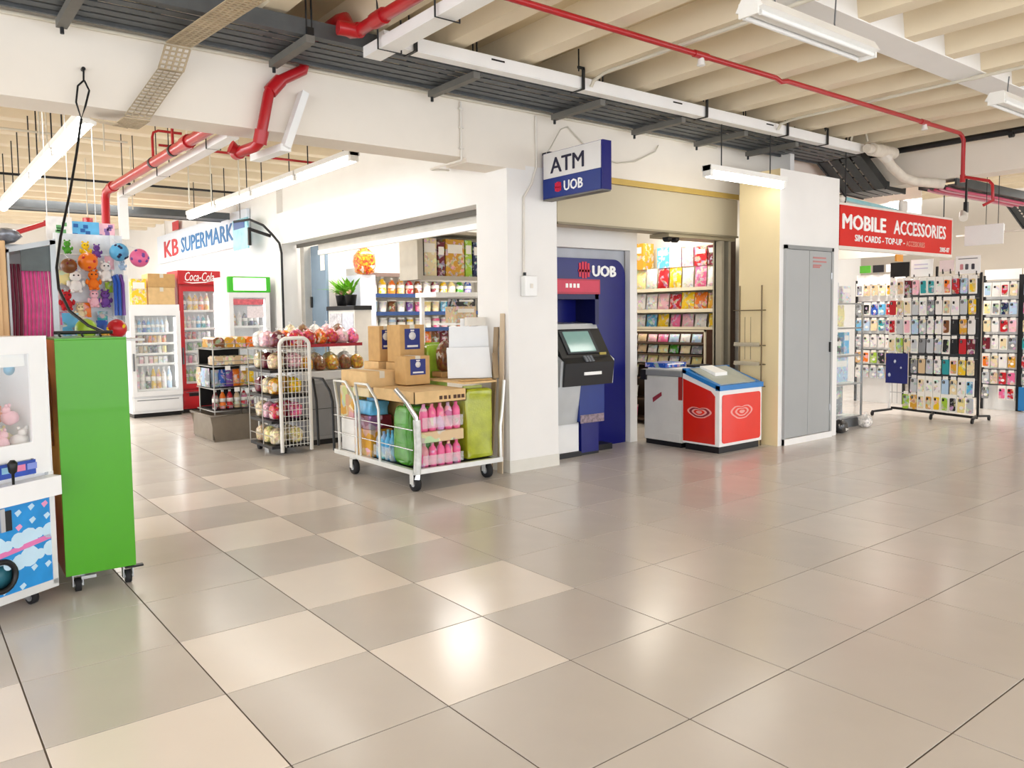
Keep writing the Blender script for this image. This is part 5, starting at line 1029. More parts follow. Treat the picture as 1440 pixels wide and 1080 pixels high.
obj('side_post', MB().cyl((x0 - .1, y0 + .25, .1), (x0 - .1, y0 + .25, 1.1), .006, M_wiregrey, 6), o); obj('side_post', MB().cyl((x0 - .1, y1, .1), (x0 - .1, y1, 1.12), .006, M_wiregrey, 6), o)
obj('top_rail', MB().tube([(x0, y0, 1.093), (x0 - .1, y1, 1.093), (x1, y1, 1.093)], .006, M_wiregrey, 6), o)
for x, y in ((x0 - .02, y1 - .05), (x1 - .06, y1 - .05), (x0 + .06, y0 + .12)):
    q = obj('caster', MB().cyl((x - .018, y, .04), (x + .018, y, .04), .04, M_rubber, 12), o); obj('fork', MB().box(x - .024, x + .024, y - .02, y + .02, .06, .075, M_steel), q)
BAGC = (('lowest', TZ[0], ('beige', 'pale yellow', 'cream', 'pale yellow', 'beige', 'grey')), ('third', TZ[1], ('cream', 'pale pink', 'red', 'pink', 'red', 'beige')), ('second', TZ[2], ('maroon', 'cream', 'gold', 'yellow', 'gold', 'pale yellow')), ('top', TZ[3], ('cream', 'maroon', 'beige', 'pale pink', 'brown', 'red')))
for w_, z, cs in BAGC:
    for k, c in enumerate(cs):
        px_, py_ = (x0 + .0, y1 - .12 - .19 * k) if k < 3 else (x1 - .125, y0 + .13 + .18 * (k - 3))
        item('snack_bag', 'bag', (.17, .2, .178), (px_, py_, z + .002), c, '%s snack bag on the %s tier of the cage, %s %s' % (c, w_, nth(k % 3 + 1), 'on the left side' if k < 3 else 'on the right side'), 'bag', 'bags on the %s tier of the cage trolley' % w_)
for k, (c, x, y) in enumerate((('white', 1.6, 5.24), ('pale pink', 1.6, 5.05), ('orange', 1.79, 5.05), ('gold', 1.8, 5.24), ('maroon', 1.63, 4.87), ('red', 1.82, 4.87))):
    item('snack_bag', 'bag', (.185, .2, .175), (x, y, 1.104), c, '%s snack bag heaped on top of the cage trolley, %s of the heap' % (c, nth(k + 1)), 'bag', 'bags heaped on the cage trolley')
obj('top_board', MB().box(x0 - .1, x1, y0 + .03, y1, 1.085, 1.1, M_wiregrey), o)

# grey cabinet with snack heaps
o = thing('grey_cabinet', 'Grey chest cabinet with pale lid behind the cage trolley', 'cabinet', (2.4, 5.5, 0))
M_cab = mat('cabinet_grey', '#9fa1a4', .4, var=.03)
obj('body', MB().rbox(2.02, 2.78, 5.1, 6.2, .06, .72, M_cab, .01), o); obj('lid', MB().rbox(2.0, 2.8, 5.08, 6.22, .72, .82, mat('cabinet_lid', '#dcdee0', .35, var=.03), .012), o)
obj('front_door', MB().rbox(2.06, 2.4, 5.09, 5.1, .1, .68, mat('cabinet_face', '#8f9194', .4), .004), o); obj('seam', MB().box(2.06, 2.74, 5.086, 5.09, .4, .405, M_darkmetal), o); obj('base', MB().box(2.04, 2.76, 5.13, 6.15, 0, .06, M_black), o)
o = thing('snack_shelf', 'Red edged wire shelf over the grey cabinet holding pink snack bags', 'shelf', (2.4, 5.6, .82))
for x in (2.04, 2.76):
    for y in (5.3, 6.1): obj('post', MB().cyl((x, y, .822), (x, y, 1.11), .01, M_wiregrey, 8), o)
obj('board', MB().box(2.0, 2.8, 5.25, 6.15, 1.09, 1.105, M_wiregrey).box(1.99, 2.81, 5.235, 5.25, 1.08, 1.115, mat('shelf_red', '#a82030', .4)), o)
for k, c in enumerate(('gold', 'brown', 'gold', 'brown', 'gold')): item('cracker_bag', 'bag', (.152, .19, .17), (2.08 + .155 * k, 5.18, .823), c, '%s cracker bag on the lid of the grey cabinet, %s from left' % (c, nth(k + 1)), 'bag', 'cracker bags on the grey cabinet')
for k, c in enumerate(('white', 'cream', 'pale yellow', 'white')): item('snack_bag', 'bag', (.185, .22, .22), (2.12 + .19 * k, 5.46, .823), c, '%s snack bag behind the crackers on the grey cabinet, %s from left' % (c, nth(k + 1)), 'bag', 'bags behind the crackers')
for k, c in enumerate(('pink', 'red', 'orange', 'red', 'pale pink', 'pink')): item('snack_bag', 'bag', (.135, .2, .2), (2.07 + .135 * k, 5.36, 1.108), c, '%s snack bag in front on the red edged shelf, %s from left' % (c, nth(k + 1)), 'bag', 'front bags on the red edged shelf')
for k, c in enumerate(('cream', 'brown', 'white', 'pale pink', 'brown')): item('snack_bag', 'bag', (.148, .26, .22), (2.1 + .15 * k, 5.62, 1.108), c, '%s snack bag behind on the red edged shelf, %s from left' % (c, nth(k + 1)), 'bag', 'rear bags on the red edged shelf')

# ================================================================== LOADED TROLLEY BEFORE THE COLUMN
o = thing('goods_trolley', 'Loaded goods trolley with chrome hoops standing before the white column', 'trolley', (2.15, 3.1, 0))
M_frame = mat('trolley_frame', '#dcdcd8', .3, .4, var=.05)
x0, x1, y0, y1 = 1.74, 2.6, 2.42, 3.8
obj('deck', MB().box(x0 + .02, x1, y0 + .02, y1, .15, .17, M_darkmetal), o)
for a, b_ in (((x0, y0, .16), (x1 + .03, y0, .16)), ((x0, y0, .16), (x0, y1, .16)), ((x1, y0, .16), (x1, y1, .16)), ((x0, y1, .16), (x1, y1, .16))): obj('deck_rail', MB().bar(a, b_, .04, .04, M_frame), o)
obj('front_post', MB().tube([(x0 + .02, y0, .16), (x0 + .03, y0, .5), (x0 + .02, y0 - .01, .6), (x0 - .03, y0 + .04, .72), (x0 - .1, y0 + .1, .83)], .02, M_chrome, 10), o)
obj('corner_wrap', MB().tube([(x0 + .02, y0 - .01, .14), (x0 + .035, y0 - .01, .35), (x0 + .03, y0 - .005, .58)], .032, mat('wrap_film', '#dfe0dc', .15, .2, var=.15, scale=20, alpha=.85), 10), o)
for k, (y, m_) in enumerate(((2.95, M_frame), (3.36, M_frame), (3.82, M_darkmetal))):
    obj('hoop', MB().tube([(x0 - .01, y, .16), (x0 - .015, y, .62), (x0 - .03, y + .02, .72), (x0 - .06, y + .1, .83), (x0 - .06, y + .32, .83), (x0 - .02, y + .34, .6), (x0 - .0, y + .36, .16)], .013, m_, 8), o)
obj('rear_post', MB().tube([(x1 + .02, y0, .16), (x1 + .02, y0, .45), (x1 + .06, y0 + .02, .6), (x1 + .1, y0 + .04, .84)], .015, M_frame, 8), o)
for z in (.5, .34): obj('side_wire', MB().cyl((x0 - .012, y0, z), (x0 - .012, y1, z), .005, M_chrome, 6), o)
for x, y in ((x0 + .02, y0 + .02), (x1 - .08, y0 + .07), (x0 - .02, y1 - .4), (x1 - .05, y1 - .3)):
    q = obj('wheel', MB().lathe([(.03, -.022), (.065, -.02), (.068, 0), (.065, .02), (.03, .022)], (x, y, .068), M_rubber, 16, 'x'), o)
    obj('hub', MB().cyl((x - .024, y, .068), (x + .024, y, .068), .03, M_steel, 12), q)
    obj('fork', MB().box(x - .034, x - .028, y - .02, y + .03, .06, .145, M_frame).box(x + .028, x + .034, y - .02, y + .03, .06, .145, M_frame).box(x - .034, x + .034, y - .03, y + .03, .14, .15, M_frame), q)
obj('caster_front', MB().bar((x0 + .01, y0 - .02, .1), (x0 + .03, y0 + .0, .2), .04, .03, M_chrome), o)
# load
M_sack = mat('plastic_sack', objcol=True, var=.22, scale=9, rough=.25, coat=.5, bump=.4)
def big(name, dims, x, y, z, c, label, cat, kind='box', rz=0., mt=None):
    key = (kind, 'big') + dims; b = MB(); w, d, h = dims
    if kind == 'sack':
        lumpy(b, w * 1.04, d * 1.04, h, M_sack, h * 17, 4, .16, .02)
        b.box(-w * .3, w * .3, -.006, .006, h * .95, h + .02, M_sack)
    elif kind == 'multi':          # shrink-wrapped row of bottles
        n = max(2, round(w / .075)); m2 = max(1, round(d / .08))
        for i in range(n):
            for j in range(min(m2, 2)):
                cx, cy = -w / 2 + w * (i + .5) / n, -d / 2 + .045 + .085 * j; r = w / n * .46
                b.lathe([(r * .9, 0), (r, .02), (r, h * .3), (r * .9, h * .34), (r, h * .4), (r, h * .66), (r * .78, h * .78), (r * .4, h * .86), (r * .4, h)], (cx, cy, 0), M_packbig, 9)
        b.box(-w / 2, w / 2, -d / 2 - .002, -d / 2, h * .12, h * .5, M_cello)
    else: b.rbox(-w / 2, w / 2, -d / 2, d / 2, 0, h, mt or M_packbig, .006, 1)
    o = obj(name, b, loc=(0, 0, 0)); o.location = (x, y, z); o.rotation_euler = (0, 0, rz); o.color = lin(PAL[c]); return tag(o, label, cat)
big('bottle_pack', (.4, .1, .2), 2.045, 2.5, .172, 'pink', 'Lower shrink wrapped pack of pink bottles on the front of the trolley', 'pack', 'multi')
big('carton_tray', (.42, .11, .09), 2.045, 2.505, .375, 'beige', 'Shallow carton between the two pink bottle packs', 'box')
big('bottle_pack', (.4, .1, .23), 2.045, 2.5, .468, 'pink', 'Upper shrink wrapped pack of pink bottles on the front of the trolley', 'pack', 'multi')
big('goods_sack', (.33, .26, .6), 2.45, 2.59, .182, 'olive', 'Large yellow green plastic sack at the right end of the trolley', 'sack', 'sack')
cbt = thing('carton_tray', 'Shallow pale cardboard tray with dark print lying on the trolley load', 'box', (2.0, 2.7, .7))
obj('body', MB().box(1.76, 2.27, 2.43, 3.1, .7, .705, M_card2).box(1.76, 2.27, 2.43, 2.436, .7, .8, M_card2).box(1.76, 2.27, 3.094, 3.1, .7, .8, M_card2).box(1.76, 1.766, 2.43, 3.1, .7, .8, M_card2).box(2.264, 2.27, 2.43, 3.1, .7, .8, M_card2), cbt)
obj('flap', MB().box(1.77, 2.26, 2.44, 3.09, .795, .8, M_card2), cbt)
for k, (x, w_) in enumerate(((2.0, .03), (2.045, .03), (2.09, .02), (2.14, .03), (2.18, .03), (2.22, .03))): obj('print_mark', MB().box(x, x + w_, 2.428, 2.43, .725, .755, mat('print_brown', '#4a3020', .6)), cbt)
ct = thing('cardboard_sheet', 'Flat cardboard sheet over the yellow green sack at the right of the trolley', 'box', (2.5, 2.75, .825)); obj('sheet', MB().box(2.28, 2.62, 2.46, 3.1, .83, .845, M_card2), ct); obj('fold', MB().bar((2.3, 2.56, .852), (2.6, 2.52, .854), .05, .01, M_card), ct)
big('goods_sack', (.26, .26, .49), 1.91, 2.71, .172, 'green', 'Bright green plastic sack on the left side of the trolley', 'sack', 'sack')
big('bottle_pack', (.3, .14, .24), 1.86, 3.02, .172, 'sky blue', 'Blue bottle pack hanging low on the left side of the trolley', 'pack', 'multi', LEFT)
big('noodle_carton', (.3, .22, .24), 1.88, 3.33, .172, 'gold', 'Gold printed carton low on the trolley behind the second hoop', 'box', 'box', LEFT)
big('noodle_carton', (.3, .22, .12), 1.88, 3.33, .415, 'maroon', 'Maroon and yellow carton above the gold one on the trolley', 'box', 'box', LEFT)
big('tissue_pack', (.32, .22, .125), 1.88, 3.33, .538, 'sky blue', 'Pale blue wrapped tissue pack on the left side of the trolley', 'pack', 'sack', LEFT)
big('carton', (.3, .24, .085), 1.88, 3.33, .702, 'cream', 'Cream carton on top of the pale blue tissue pack', 'box', 'box', LEFT)
big('white_board', (.26, .03, .3), 1.8, 3.64, .172, 'white', 'White board standing low at the left end of the trolley', 'board', 'box', LEFT, mat('panel_white', '#eceae6', .5))
big('beige_carton', (.26, .2, .3), 1.88, 3.64, .476, 'gold', 'Tan printed carton at the left end of the trolley above the white board', 'box', 'box', LEFT)
big('support_carton', (.5, .56, .515), 2.3, 3.16, .172, 'beige', 'Brown carton deep inside the trolley load', 'box', 'box', 0., M_card)
carton_box('cardboard_box', 1.72, 2.03, 3.14, 3.62, .792, .93, M_card2, 'Long flat cardboard box on the left of the trolley load')
carton_box('cardboard_box', 1.99, 2.24, 2.93, 3.12, .81, 1.06, M_card, 'Small cardboard box with navy logo in front on the trolley', True)
carton_box('cardboard_box', 2.08, 2.36, 3.18, 3.43, .695, .99, M_card, 'Brown cardboard box under the tall logo box on the trolley')
carton_box('cardboard_box', 2.1, 2.36, 3.2, 3.43, .992, 1.33, M_card, 'Tall cardboard box with navy logo at the top of the trolley load', True)
carton_box('cardboard_box', 2.06, 2.2, 3.5, 3.72, .992, 1.32, M_card, 'Narrow cardboard box with navy logo beside the tall logo box', True)
big('support_carton', (.28, .28, .3), 2.17, 3.62, .69, 'beige', 'Open cardboard box with yellow goods under the narrow logo box', 'box', 'box', 0., M_card2)
big('support_carton', (.3, .28, .515), 2.17, 3.62, .172, 'brown', 'Dark brown carton at the rear left of the trolley', 'box', 'box', 0., M_card)
big('green_bag', (.26, .2, .44), 2.51, 3.3, .7, 'lime green', 'Tall lime green bag behind the logo boxes on the trolley', 'bag', 'sack')
item('brown_bag', 'bag', (.17, .32, .16), (2.5, 3.08, .9), 'brown', 'Brown and white bag leaning beside the lime green bag', 'bag')
big('support_carton', (.26, .16, .05), 2.55, 3.1, .848, 'beige', 'Thin cardboard pad under the brown bag on the trolley', 'box', 'box', 0., M_card)
# boards leaning against the column
M_foam = mat('foam_board', '#eef0f2', .6, var=.02); M_plank = mat('plank_beige', '#c8b498', .6, var=.1, stretch=(1, 1, .1)); M_plank2 = mat('plank_brown', '#a08a6c', .6, var=.1)
def lean(name, label, quad, th, m):
    q = [Vector(p) for p in quad]; n = (q[1] - q[0]).cross(q[3] - q[0]).normalized() * th
    return tag(obj(name, MB().add(q + [p + n for p in q], [(0, 1, 2, 3), (4, 5, 6, 7), (0, 1, 5, 4), (1, 2, 6, 5), (2, 3, 7, 6), (3, 0, 4, 7)], m)), label, 'board')
lean('foam_board', 'Front white foam board standing on the trolley before the column', [(2.38, 2.86, .85), (2.72, 2.66, .85), (2.72, 2.7, 1.12), (2.4, 2.9, 1.12)], .02, M_foam)
lean('foam_board', 'Rear white foam board standing higher behind the front one', [(2.44, 2.93, .85), (2.76, 2.73, .85), (2.76, 2.77, 1.31), (2.47, 2.96, 1.31)], .02, M_foam)
tag(obj('white_block', MB().rbox(2.66, 2.73, 3.0, 3.06, .9, 1.38, M_foam, .01)), 'Narrow white foam block rising behind the foam boards', 'block')
tag(obj('white_strip', MB().box(2.56, 2.765, 2.8, 2.84, 1.315, 1.39, M_offwhite)), 'Off white strip lying on top of the rear foam board', 'board')
lean('plank', 'Short brown plank leaning on the front foam board', [(2.69, 2.6, .848), (2.74, 2.6, .848), (2.76, 2.64, 1.07), (2.71, 2.64, 1.07)], .015, M_plank2)
lean('plank', 'Long beige plank leaning on the column side, the nearer one', [(2.712, 2.52, .003), (2.712, 2.59, .003), (2.775, 2.6, 1.42), (2.775, 2.545, 1.42)], .012, M_plank)
lean('plank', 'Long brownish plank leaning on the column side, the farther one', [(2.672, 2.62, .003), (2.672, 2.68, .003), (2.764, 2.68, 1.3), (2.764, 2.62, 1.3)], .012, M_plank2)
# ================================================================== CLAW MACHINES AND TOYS AT THE LEFT
M_cmw = mat('machine_white', '#f3f4f6', .3, var=.02); M_alu = mat('alu_edge', '#e6e8ea', .25, .3, var=.03)
M_blue = mat('print_blue', '#2590d8', .35, var=.12, scale=9)
def caster(parent, x, y, r=.035, z=0.):
    q = obj('caster', MB().lathe([(r * .5, -.016), (r, -.014), (r, .014), (r * .5, .016)], (x, y, z + r), M_rubber, 14, 'x'), parent)
    obj('hub', MB().cyl((x - .018, y, z + r), (x + .018, y, z + r), r * .55, M_steel, 10), q)
    obj('fork', MB().box(x - .026, x - .02, y - .012, y + .03, z + r * .8, z + .095, M_steel).box(x + .02, x + .026, y - .012, y + .03, z + r * .8, z + .095, M_steel).box(x - .03, x + .03, y - .03, y + .035, z + .088, z + .096, M_steel), q)
    return q
o = thing('claw_machine', 'White and blue claw machine cut by the left frame edge', 'claw machine', (0, 0, 0))
w, d, zt = .62, .6, 1.335
obj('body', MB().box(-w, 0, .02, d, .09, .74, M_cmw).box(-w, 0, .02, d, 1.26, zt, M_cmw).box(-w, -w + .04, .02, d, .74, 1.26, M_cmw).box(-.04, 0, .02, d, .74, 1.26, M_cmw).box(-w + .04, -.04, d - .03, d, .74, 1.26, mat('machine_back', '#ccd6da', .4, var=.06)), o)
obj('front_frame', MB().box(-w, -w + .06, 0, .02, .74, zt, M_cmw).box(-.09, 0, 0, .02, .66, zt, M_cmw).box(-w + .06, -.09, 0, .02, 1.25, zt, M_cmw).box(-w + .06, -.09, 0, .02, .74, .82, M_cmw), o)
obj('edge_trim', MB().box(-.022, .006, -.006, .02, .09, .66, M_alu).box(-w, .006, -.006, .02, .075, .115, M_alu).box(-.0, .008, .0, d, .08, zt, M_alu), o)
obj('window', MB().box(-w + .06, -.09, .008, .012, .82, 1.25, mat('thin_glass2', '#f2fafa', .03, alpha=.12, var=0., spec=.9)), o)
obj('top_lamp', MB().box(-w + .08, -.1, .1, .16, 1.235, 1.255, mat('claw_lamp', '#ffffff', .4, emit=1.6)), o)
vl = obj('valance', MB().box(-w + .06, -.09, .03, .034, 1.19, 1.25, M_lw), o)
for x in (-.17, -.27, -.37, -.47): obj('scallop', MB().lathe([(.001, -.003), (.03, 0), (.001, .003)], (x, .032, 1.18), mat('scallop_blue', '#6ab4dc', .4), 12, 'y'), vl)
obj('control_strip', MB().box(-w + .02, -.085, -.004, .0, .665, .735, mat('strip_violet', '#2c50b4', .35, var=.2, scale=14)), o)
for x, c in ((-.19, '#e88ab0'), (-.26, '#9ad0f0'), (-.13, '#8a9ce8')): obj('strip_sign', MB().box(x, x + .05, -.0055, -.004, .69, .72, mat('strip' + c, c, .4)), o)
jo = obj('joystick', MB().lathe([(.006, 0), (.007, .05), (.018, .06), (.022, .1), (.01, .115)], (-.245, -.06, .645), M_black, 12), o)
obj('ledge', MB().box(-w, -.006, -.075, 0, .55, .645, M_cmw), o)
lp = obj('lower_panel', MB().box(-w + .01, -.022, -.002, .02, .11, .545, M_blue), o)
obj('ribbon', MB().prism([(-w + .01, .26), (-.024, .325), (-.024, .35), (-w + .01, .285)], -.0035, -.002, mat('ribbon_pink', '#e07ab4', .4), 'xz'), lp)
M_cl = mat('cloud_pale', '#c4e2f6', .5, var=.05); rc = random.Random(3)
for k in range(11):
    x = -.58 + .055 * k; z = .262 + (x + w) * .105
    for s in (-1, 1):
        obj('cloud', MB().cyl((x, -.002 - .0003 * (k % 4), z + s * (.045 + .008 * (k % 2))), (x, -.0029 - .0003 * (k % 4), z + s * (.045 + .008 * (k % 2))), .026 + .012 * (k % 3), M_cl, 12), lp)
for k in range(22):
    x, z = -.04 - .075 * (k % 8) + rc.uniform(-.012, .012), (.5, .43, .19, .14)[k // 6] + rc.uniform(-.015, .015)
    obj('print_mark', MB().prism([(x - .02, z + .008), (x + .004, z + .02), (x + .016, z + .004), (x - .006, z - .014)], -.0032, -.002, M_cl if k % 5 else mat('mark_pink', '#f0a0c8', .5), 'xz'), lp)
obj('coin_slot', MB().box(-.262, -.228, -.012, -.002, .42, .515, M_black).box(-.285, -.262, -.014, -.002, .42, .53, M_steel), o)
obj('prize_port', MB().tube([(-.29 + .07 * math.cos(R(a)), -.006, .21 + .07 * math.sin(R(a))) for a in range(0, 360, 18)], .014, M_black, 8, True).lathe([(.001, -.004), (.066, -.003)], (-.29, 0, .21), mat("port_teal", '#2c6a7c', .3), 20, 'y'), o)
for x in (-.08, -w + .08):
    for y in (.08, d - .08): caster(o, x, y)
obj('platform', MB().box(-w + .04, -.04, .03, d - .03, .76, .785, mat('platform_orange', '#e09a50', .5)), o)
pl = []
for k in range(30):
    c = ('white', 'pale pink', 'orange', 'white', 'red', 'pale yellow', 'orange')[k % 7]
    b = MB(); b.ball((0, 0, .045), (.055, .05, .045), mat('plush', objcol=True, rough=.9, var=.08, scale=30, bump=.3), 2, .05, k); b.ball((.02, -.01, .095), (.03, .028, .028), MATS['plush'], 1)
    for s in (-1, 1): b.ball((.02 + .02 * s, 0, .122), (.012, .01, .014), MATS['plush'], 1)
    b.v = [tuple(c * .8 for c in v) for v in b.v]; p = obj('plush_toy', b, loc=(0, 0, 0)); p.color = lin(PAL[c]); pl.append((p, (-.1 - .098 * (k % 5) - .02 * ((k // 15) % 2), .085 + .105 * ((k // 5) % 3) + .03 * (k // 15), .787 + .114 * (k // 15)), c, k))
MR = Matrix.Translation((-.93, 1.53, 0)) @ Matrix.Rotation(R(30), 4, 'Z')
place(o, (-.93, 1.53, 0), R(30))
for p, l, c, k in pl:
    p.location = MR @ Vector(l); p.rotation_euler = (0, 0, R(40 * k)); tag(p, '%s plush toy in the claw machine, %s layer, %s row, %s from right' % (c, ('lower', 'upper')[k // 15], nth((k // 5) % 3 + 1), nth(k % 5 + 1)), 'toy', 'plush toys in the claw machine')
# green sided machine
o = thing('claw_machine', 'Tall narrow machine with plain bright green side panel on casters', 'claw machine', (0, 0, 0))
M_green = mat('machine_green', '#459c06', .3, var=.05, scale=1.5, coat=.15)
M_art = mat('front_art', '#c8983c', .35, var=.25, scale=5)
nt = M_art.node_tree; N = nt.nodes; tcn = [n for n in N if n.type == 'TEX_COORD'][0]; sp = N.new('ShaderNodeSeparateXYZ'); nt.links.new(tcn.outputs['Object'], sp.inputs[0])
rmp = N.new('ShaderNodeValToRGB'); rmp.color_ramp.elements[0].color = lin('#6e1f18'); rmp.color_ramp.elements[1].color = lin('#d8743c')
for p_, c_ in ((.28, '#a83a28'), (.42, '#d8a848'), (.62, '#e0b85c'), (.75, '#9c5c28'), (.86, '#d89a58')): e_ = rmp.color_ramp.elements.new(p_); e_.color = lin(c_)
dv = N.new('ShaderNodeMath'); dv.operation = 'DIVIDE'; dv.inputs[1].default_value = 1.32; nt.links.new(sp.outputs[2], dv.inputs[0]); nt.links.new(dv.outputs[0], rmp.inputs[0])
nt.links.new(rmp.outputs[0], [n for n in N if n.type == 'HUE_SAT'][0].inputs['Color'])
w, d = .33, .72
obj('body', MB().rbox(.012, w, .012, d, .105, 1.305, mat('machine_body', '#3d7a22', .3), .004), o)
obj('side_panel', MB().rbox(0, w + .004, 0, .012, .1, 1.31, M_green, .003), o)
obj('front_panel', MB().rbox(.0, .012, .012, d, .1, 1.31, M_art, .003), o)
obj('front_arch', MB().tube([(-.002, .58, .8)] + [(-.002, .4 + .18 * math.cos(R(a)), 1.05 + .12 * math.sin(R(a))) for a in range(0, 181, 20)] + [(-.002, .22, .75)], .008, mat('arch_brown', '#8a5420', .4), 6), o)
obj('top_cover', MB().box(.0, w + .004, .0, d, 1.31, 1.318, M_green), o)
for x, y in ((.06, .06), (w - .03, .05), (.06, d - .07), (w - .05, d - .07)): caster(o, x, y)
obj('brake_lever', MB().box(w - .05, w + .04, .0, .03, .088, .098, M_black), o); obj('brake_lever', MB().box(.07, .14, .0, .03, .075, .09, M_steel), o)
place(o, (-.885, 1.555, 0), R(-2))
o = thing('cable_holder', 'Black cable clip bar lying on the green sided machine', 'clip', (-.7, 1.66, 1.32)); obj('bar', MB().cyl((-.86, 1.72, 1.345), (-.6, 1.62, 1.345), .009, M_black, 8), o)
for x, y in ((-.84, 1.71), (-.74, 1.674), (-.66, 1.644)): obj('hook', MB().tube([(x, y, 1.345), (x, y - .02, 1.33), (x + .005, y - .01, 1.326)], .006, M_black, 6), o)
# pink fringe machine behind
o = thing('prize_machine', 'Grey framed prize machine with hanging pink strips behind the claw machine', 'machine', (-.82, 2.5, 0))
M_gf = mat('machine_grey', '#b0b4b8', .35, .3); M_hd = mat('machine_head', '#565e60', .5, var=.15, scale=14)
xa, xb = -.985, -.735
obj('base', MB().box(xa, xb, 2.36, 2.75, 0, 1.1, M_hd), o)
obj('frame', MB().box(xb - .03, xb, 2.36, 2.4, 1.1, 1.88, M_gf).box(xa, xa + .012, 2.36, 2.4, 1.1, 1.82, M_gf).box(xa, xb, 2.72, 2.75, 1.1, 1.88, M_gf).prism([(xa, 1.8), (xb, 1.86), (xb, 1.89), (xa, 1.83)], 2.36, 2.75, M_gf, 'xz'), o)
obj('head_panel', MB().prism([(xa + .07, 1.7), (xb - .03, 1.7), (xb - .03, 1.85), (xa + .07, 1.815)], 2.372, 2.39, M_hd, 'xz'), o)
M_pk = mat('strip_pink', '#d8488c', .6, var=.18, scale=20); M_pk2 = mat('strip_dark', '#6a1030', .6, var=.2)
for k in range(11):
    x = xa + .02 + .02 * k; obj('strip', MB().tube([(x, 2.42, 1.74), (x + .004, 2.4, 1.5), (x - .004, 2.41, 1.3), (x, 2.405, 1.12)], .0095, M_pk if k > 2 else M_pk2, 6), o)
o = thing('wooden_cabinet', 'Tan wooden cabinet at the left frame edge behind the claw machine', 'cabinet', (-1.2, 2.4, 0)); M_tan = mat('tan_wood', '#d8b080', .5, var=.08, stretch=(1, 1, .2))
obj('carcass', MB().rbox(-1.5, -1.0, 2.26, 2.7, 0, 1.86, M_tan, .006), o); obj('door', MB().rbox(-1.46, -1.03, 2.25, 2.26, .1, 1.82, M_tan, .003), o); obj('keyhole', MB().box(-1.05, -1.04, 2.245, 2.25, 1.66, 1.7, M_black), o)
tag(obj('paper_pile', MB().ball((-.95, 2.62, 1.92), (.08, .08, .05), mat('grey_foil', '#8a8e98', .3, .4, var=.3, scale=40), 2, .25, 9)), 'Crumpled grey foil bundle on top between the cabinet and pink machine', 'bundle')
# toys on a white stand
o = thing('toy_stand', 'White wire stand hung with toys behind the green machine', 'stand', (-.4, 3.1, 0)); M_ws = mat('stand_white', '#eceef0', .4)
for x in (-.62, -.27): obj('post', MB().box(x - .012, x + .012, 3.1, 3.124, 0, 2.0, M_ws), o)
obj('side_panel', MB().box(-.225, -.2, 3.02, 3.3, 1.33, 1.72, M_ws).box(-.28, -.2, 3.1, 3.12, 1.34, 1.36, M_ws), o); obj('mesh_back', MB().box(-.62, -.2, 3.125, 3.13, .9, 2.0, mat('stand_back', '#dfe4ea', .5, var=.15, scale=10)), o)
for z in (1.36, 1.54, 1.7, 1.86): obj('rail', MB().cyl((-.62, 3.116, z), (-.2, 3.116, z), .006, M_ws, 6), o)
obj('foot', MB().box(-.64, -.26, 2.95, 3.3, 0, .03, M_ws), o); obj('shelf', MB().box(-.62, -.2, 2.62, 3.1, 1.27, 1.285, M_ws), o)
def toy_ball(x, y, z, r, c, c2, label, spots=7):
    t = thing('toy_ball', label, 'ball', (x, y, z - r)); obj('skin', MB().ball((x, y, z), r, mat('ball_' + c, PAL[c], .3, var=.05), 3), t); rq = random.Random(x)
    for k in range(spots):
        a, e = rq.uniform(3.3, 6.1), rq.uniform(-.8, .9); dv_ = Vector((math.cos(a) * math.cos(e), math.sin(a) * math.cos(e), math.sin(e)))
        obj('spot', MB().ball(Vector((x, y, z)) + dv_ * r * .9, r * .22, mat('spot_' + c2, PAL[c2], .3), 1), t)
    obj('cord', MB().cyl((x, y, z + r * .98), (x, 3.093, z + r + .04), .003, M_ws, 4), t); return t
toy_ball(-.265, 2.93, 1.87, .062, 'sky blue', 'navy', 'Sky blue inflatable ball with dark spots hanging on the toy stand')
toy_ball(-.17, 2.79, 1.825, .062, 'pink', 'purple', 'Pink inflatable ball with dark spots hanging right of the blue one')
toy_ball(-.575, 2.94, 1.77, .05, 'brown', 'maroon', 'Brown toy ball hanging at the left of the toy stand', 3)
toy_ball(-.46, 2.94, 1.8, .062, 'orange', 'red', 'Orange toy ball with red patches hanging left on the toy stand', 6)
toy_ball(-.53, 2.72, 1.355, .065, 'lime green', 'green', 'Lime green toy ball lying on the toy stand shelf', 4)
toy_ball(-.345, 2.72, 1.352, .062, 'red', 'yellow', 'Red and yellow toy ball on the toy stand shelf at right', 4)
toy_ball(-.43, 2.66, 1.313, .026, 'gold', 'brown', 'Small gold toy ball between the green and red balls', 3)
def plush(x, y, z, s, c, label, eye=True):
    s *= .82
    t = thing('plush_toy', label, 'toy', (x, y, z)); m_ = mat('plush_' + c, PAL[c], .9, var=.08, scale=30, bump=.3)
    obj('body', MB().ball((x, y, z + .05 * s), (.05 * s, .04 * s, .055 * s), m_, 2), t); h_ = obj('head', MB().ball((x, y, z + .13 * s), (.045 * s, .04 * s, .042 * s), m_, 2), t)
    for k in (-1, 1):
        obj('ear', MB().ball((x + .03 * s * k, y, z + .175 * s), .014 * s, m_, 1), h_); obj('arm', MB().ball((x + .055 * s * k, y - .01, z + .07 * s), (.016 * s, .016 * s, .03 * s), m_, 1), t); obj('leg', MB().ball((x + .028 * s * k, y - .02, z + .008 * s), (.02 * s, .026 * s, .018 * s), m_, 1), t)
        if eye: obj('eye', MB().ball((x + .017 * s * k, y - .037 * s, z + .138 * s), .008 * s, M_black, 1), h_)
    obj('cord', MB().cyl((x, y, z + .17 * s), (x, 3.106, z + .2 * s), .003, M_ws, 4), t); return t
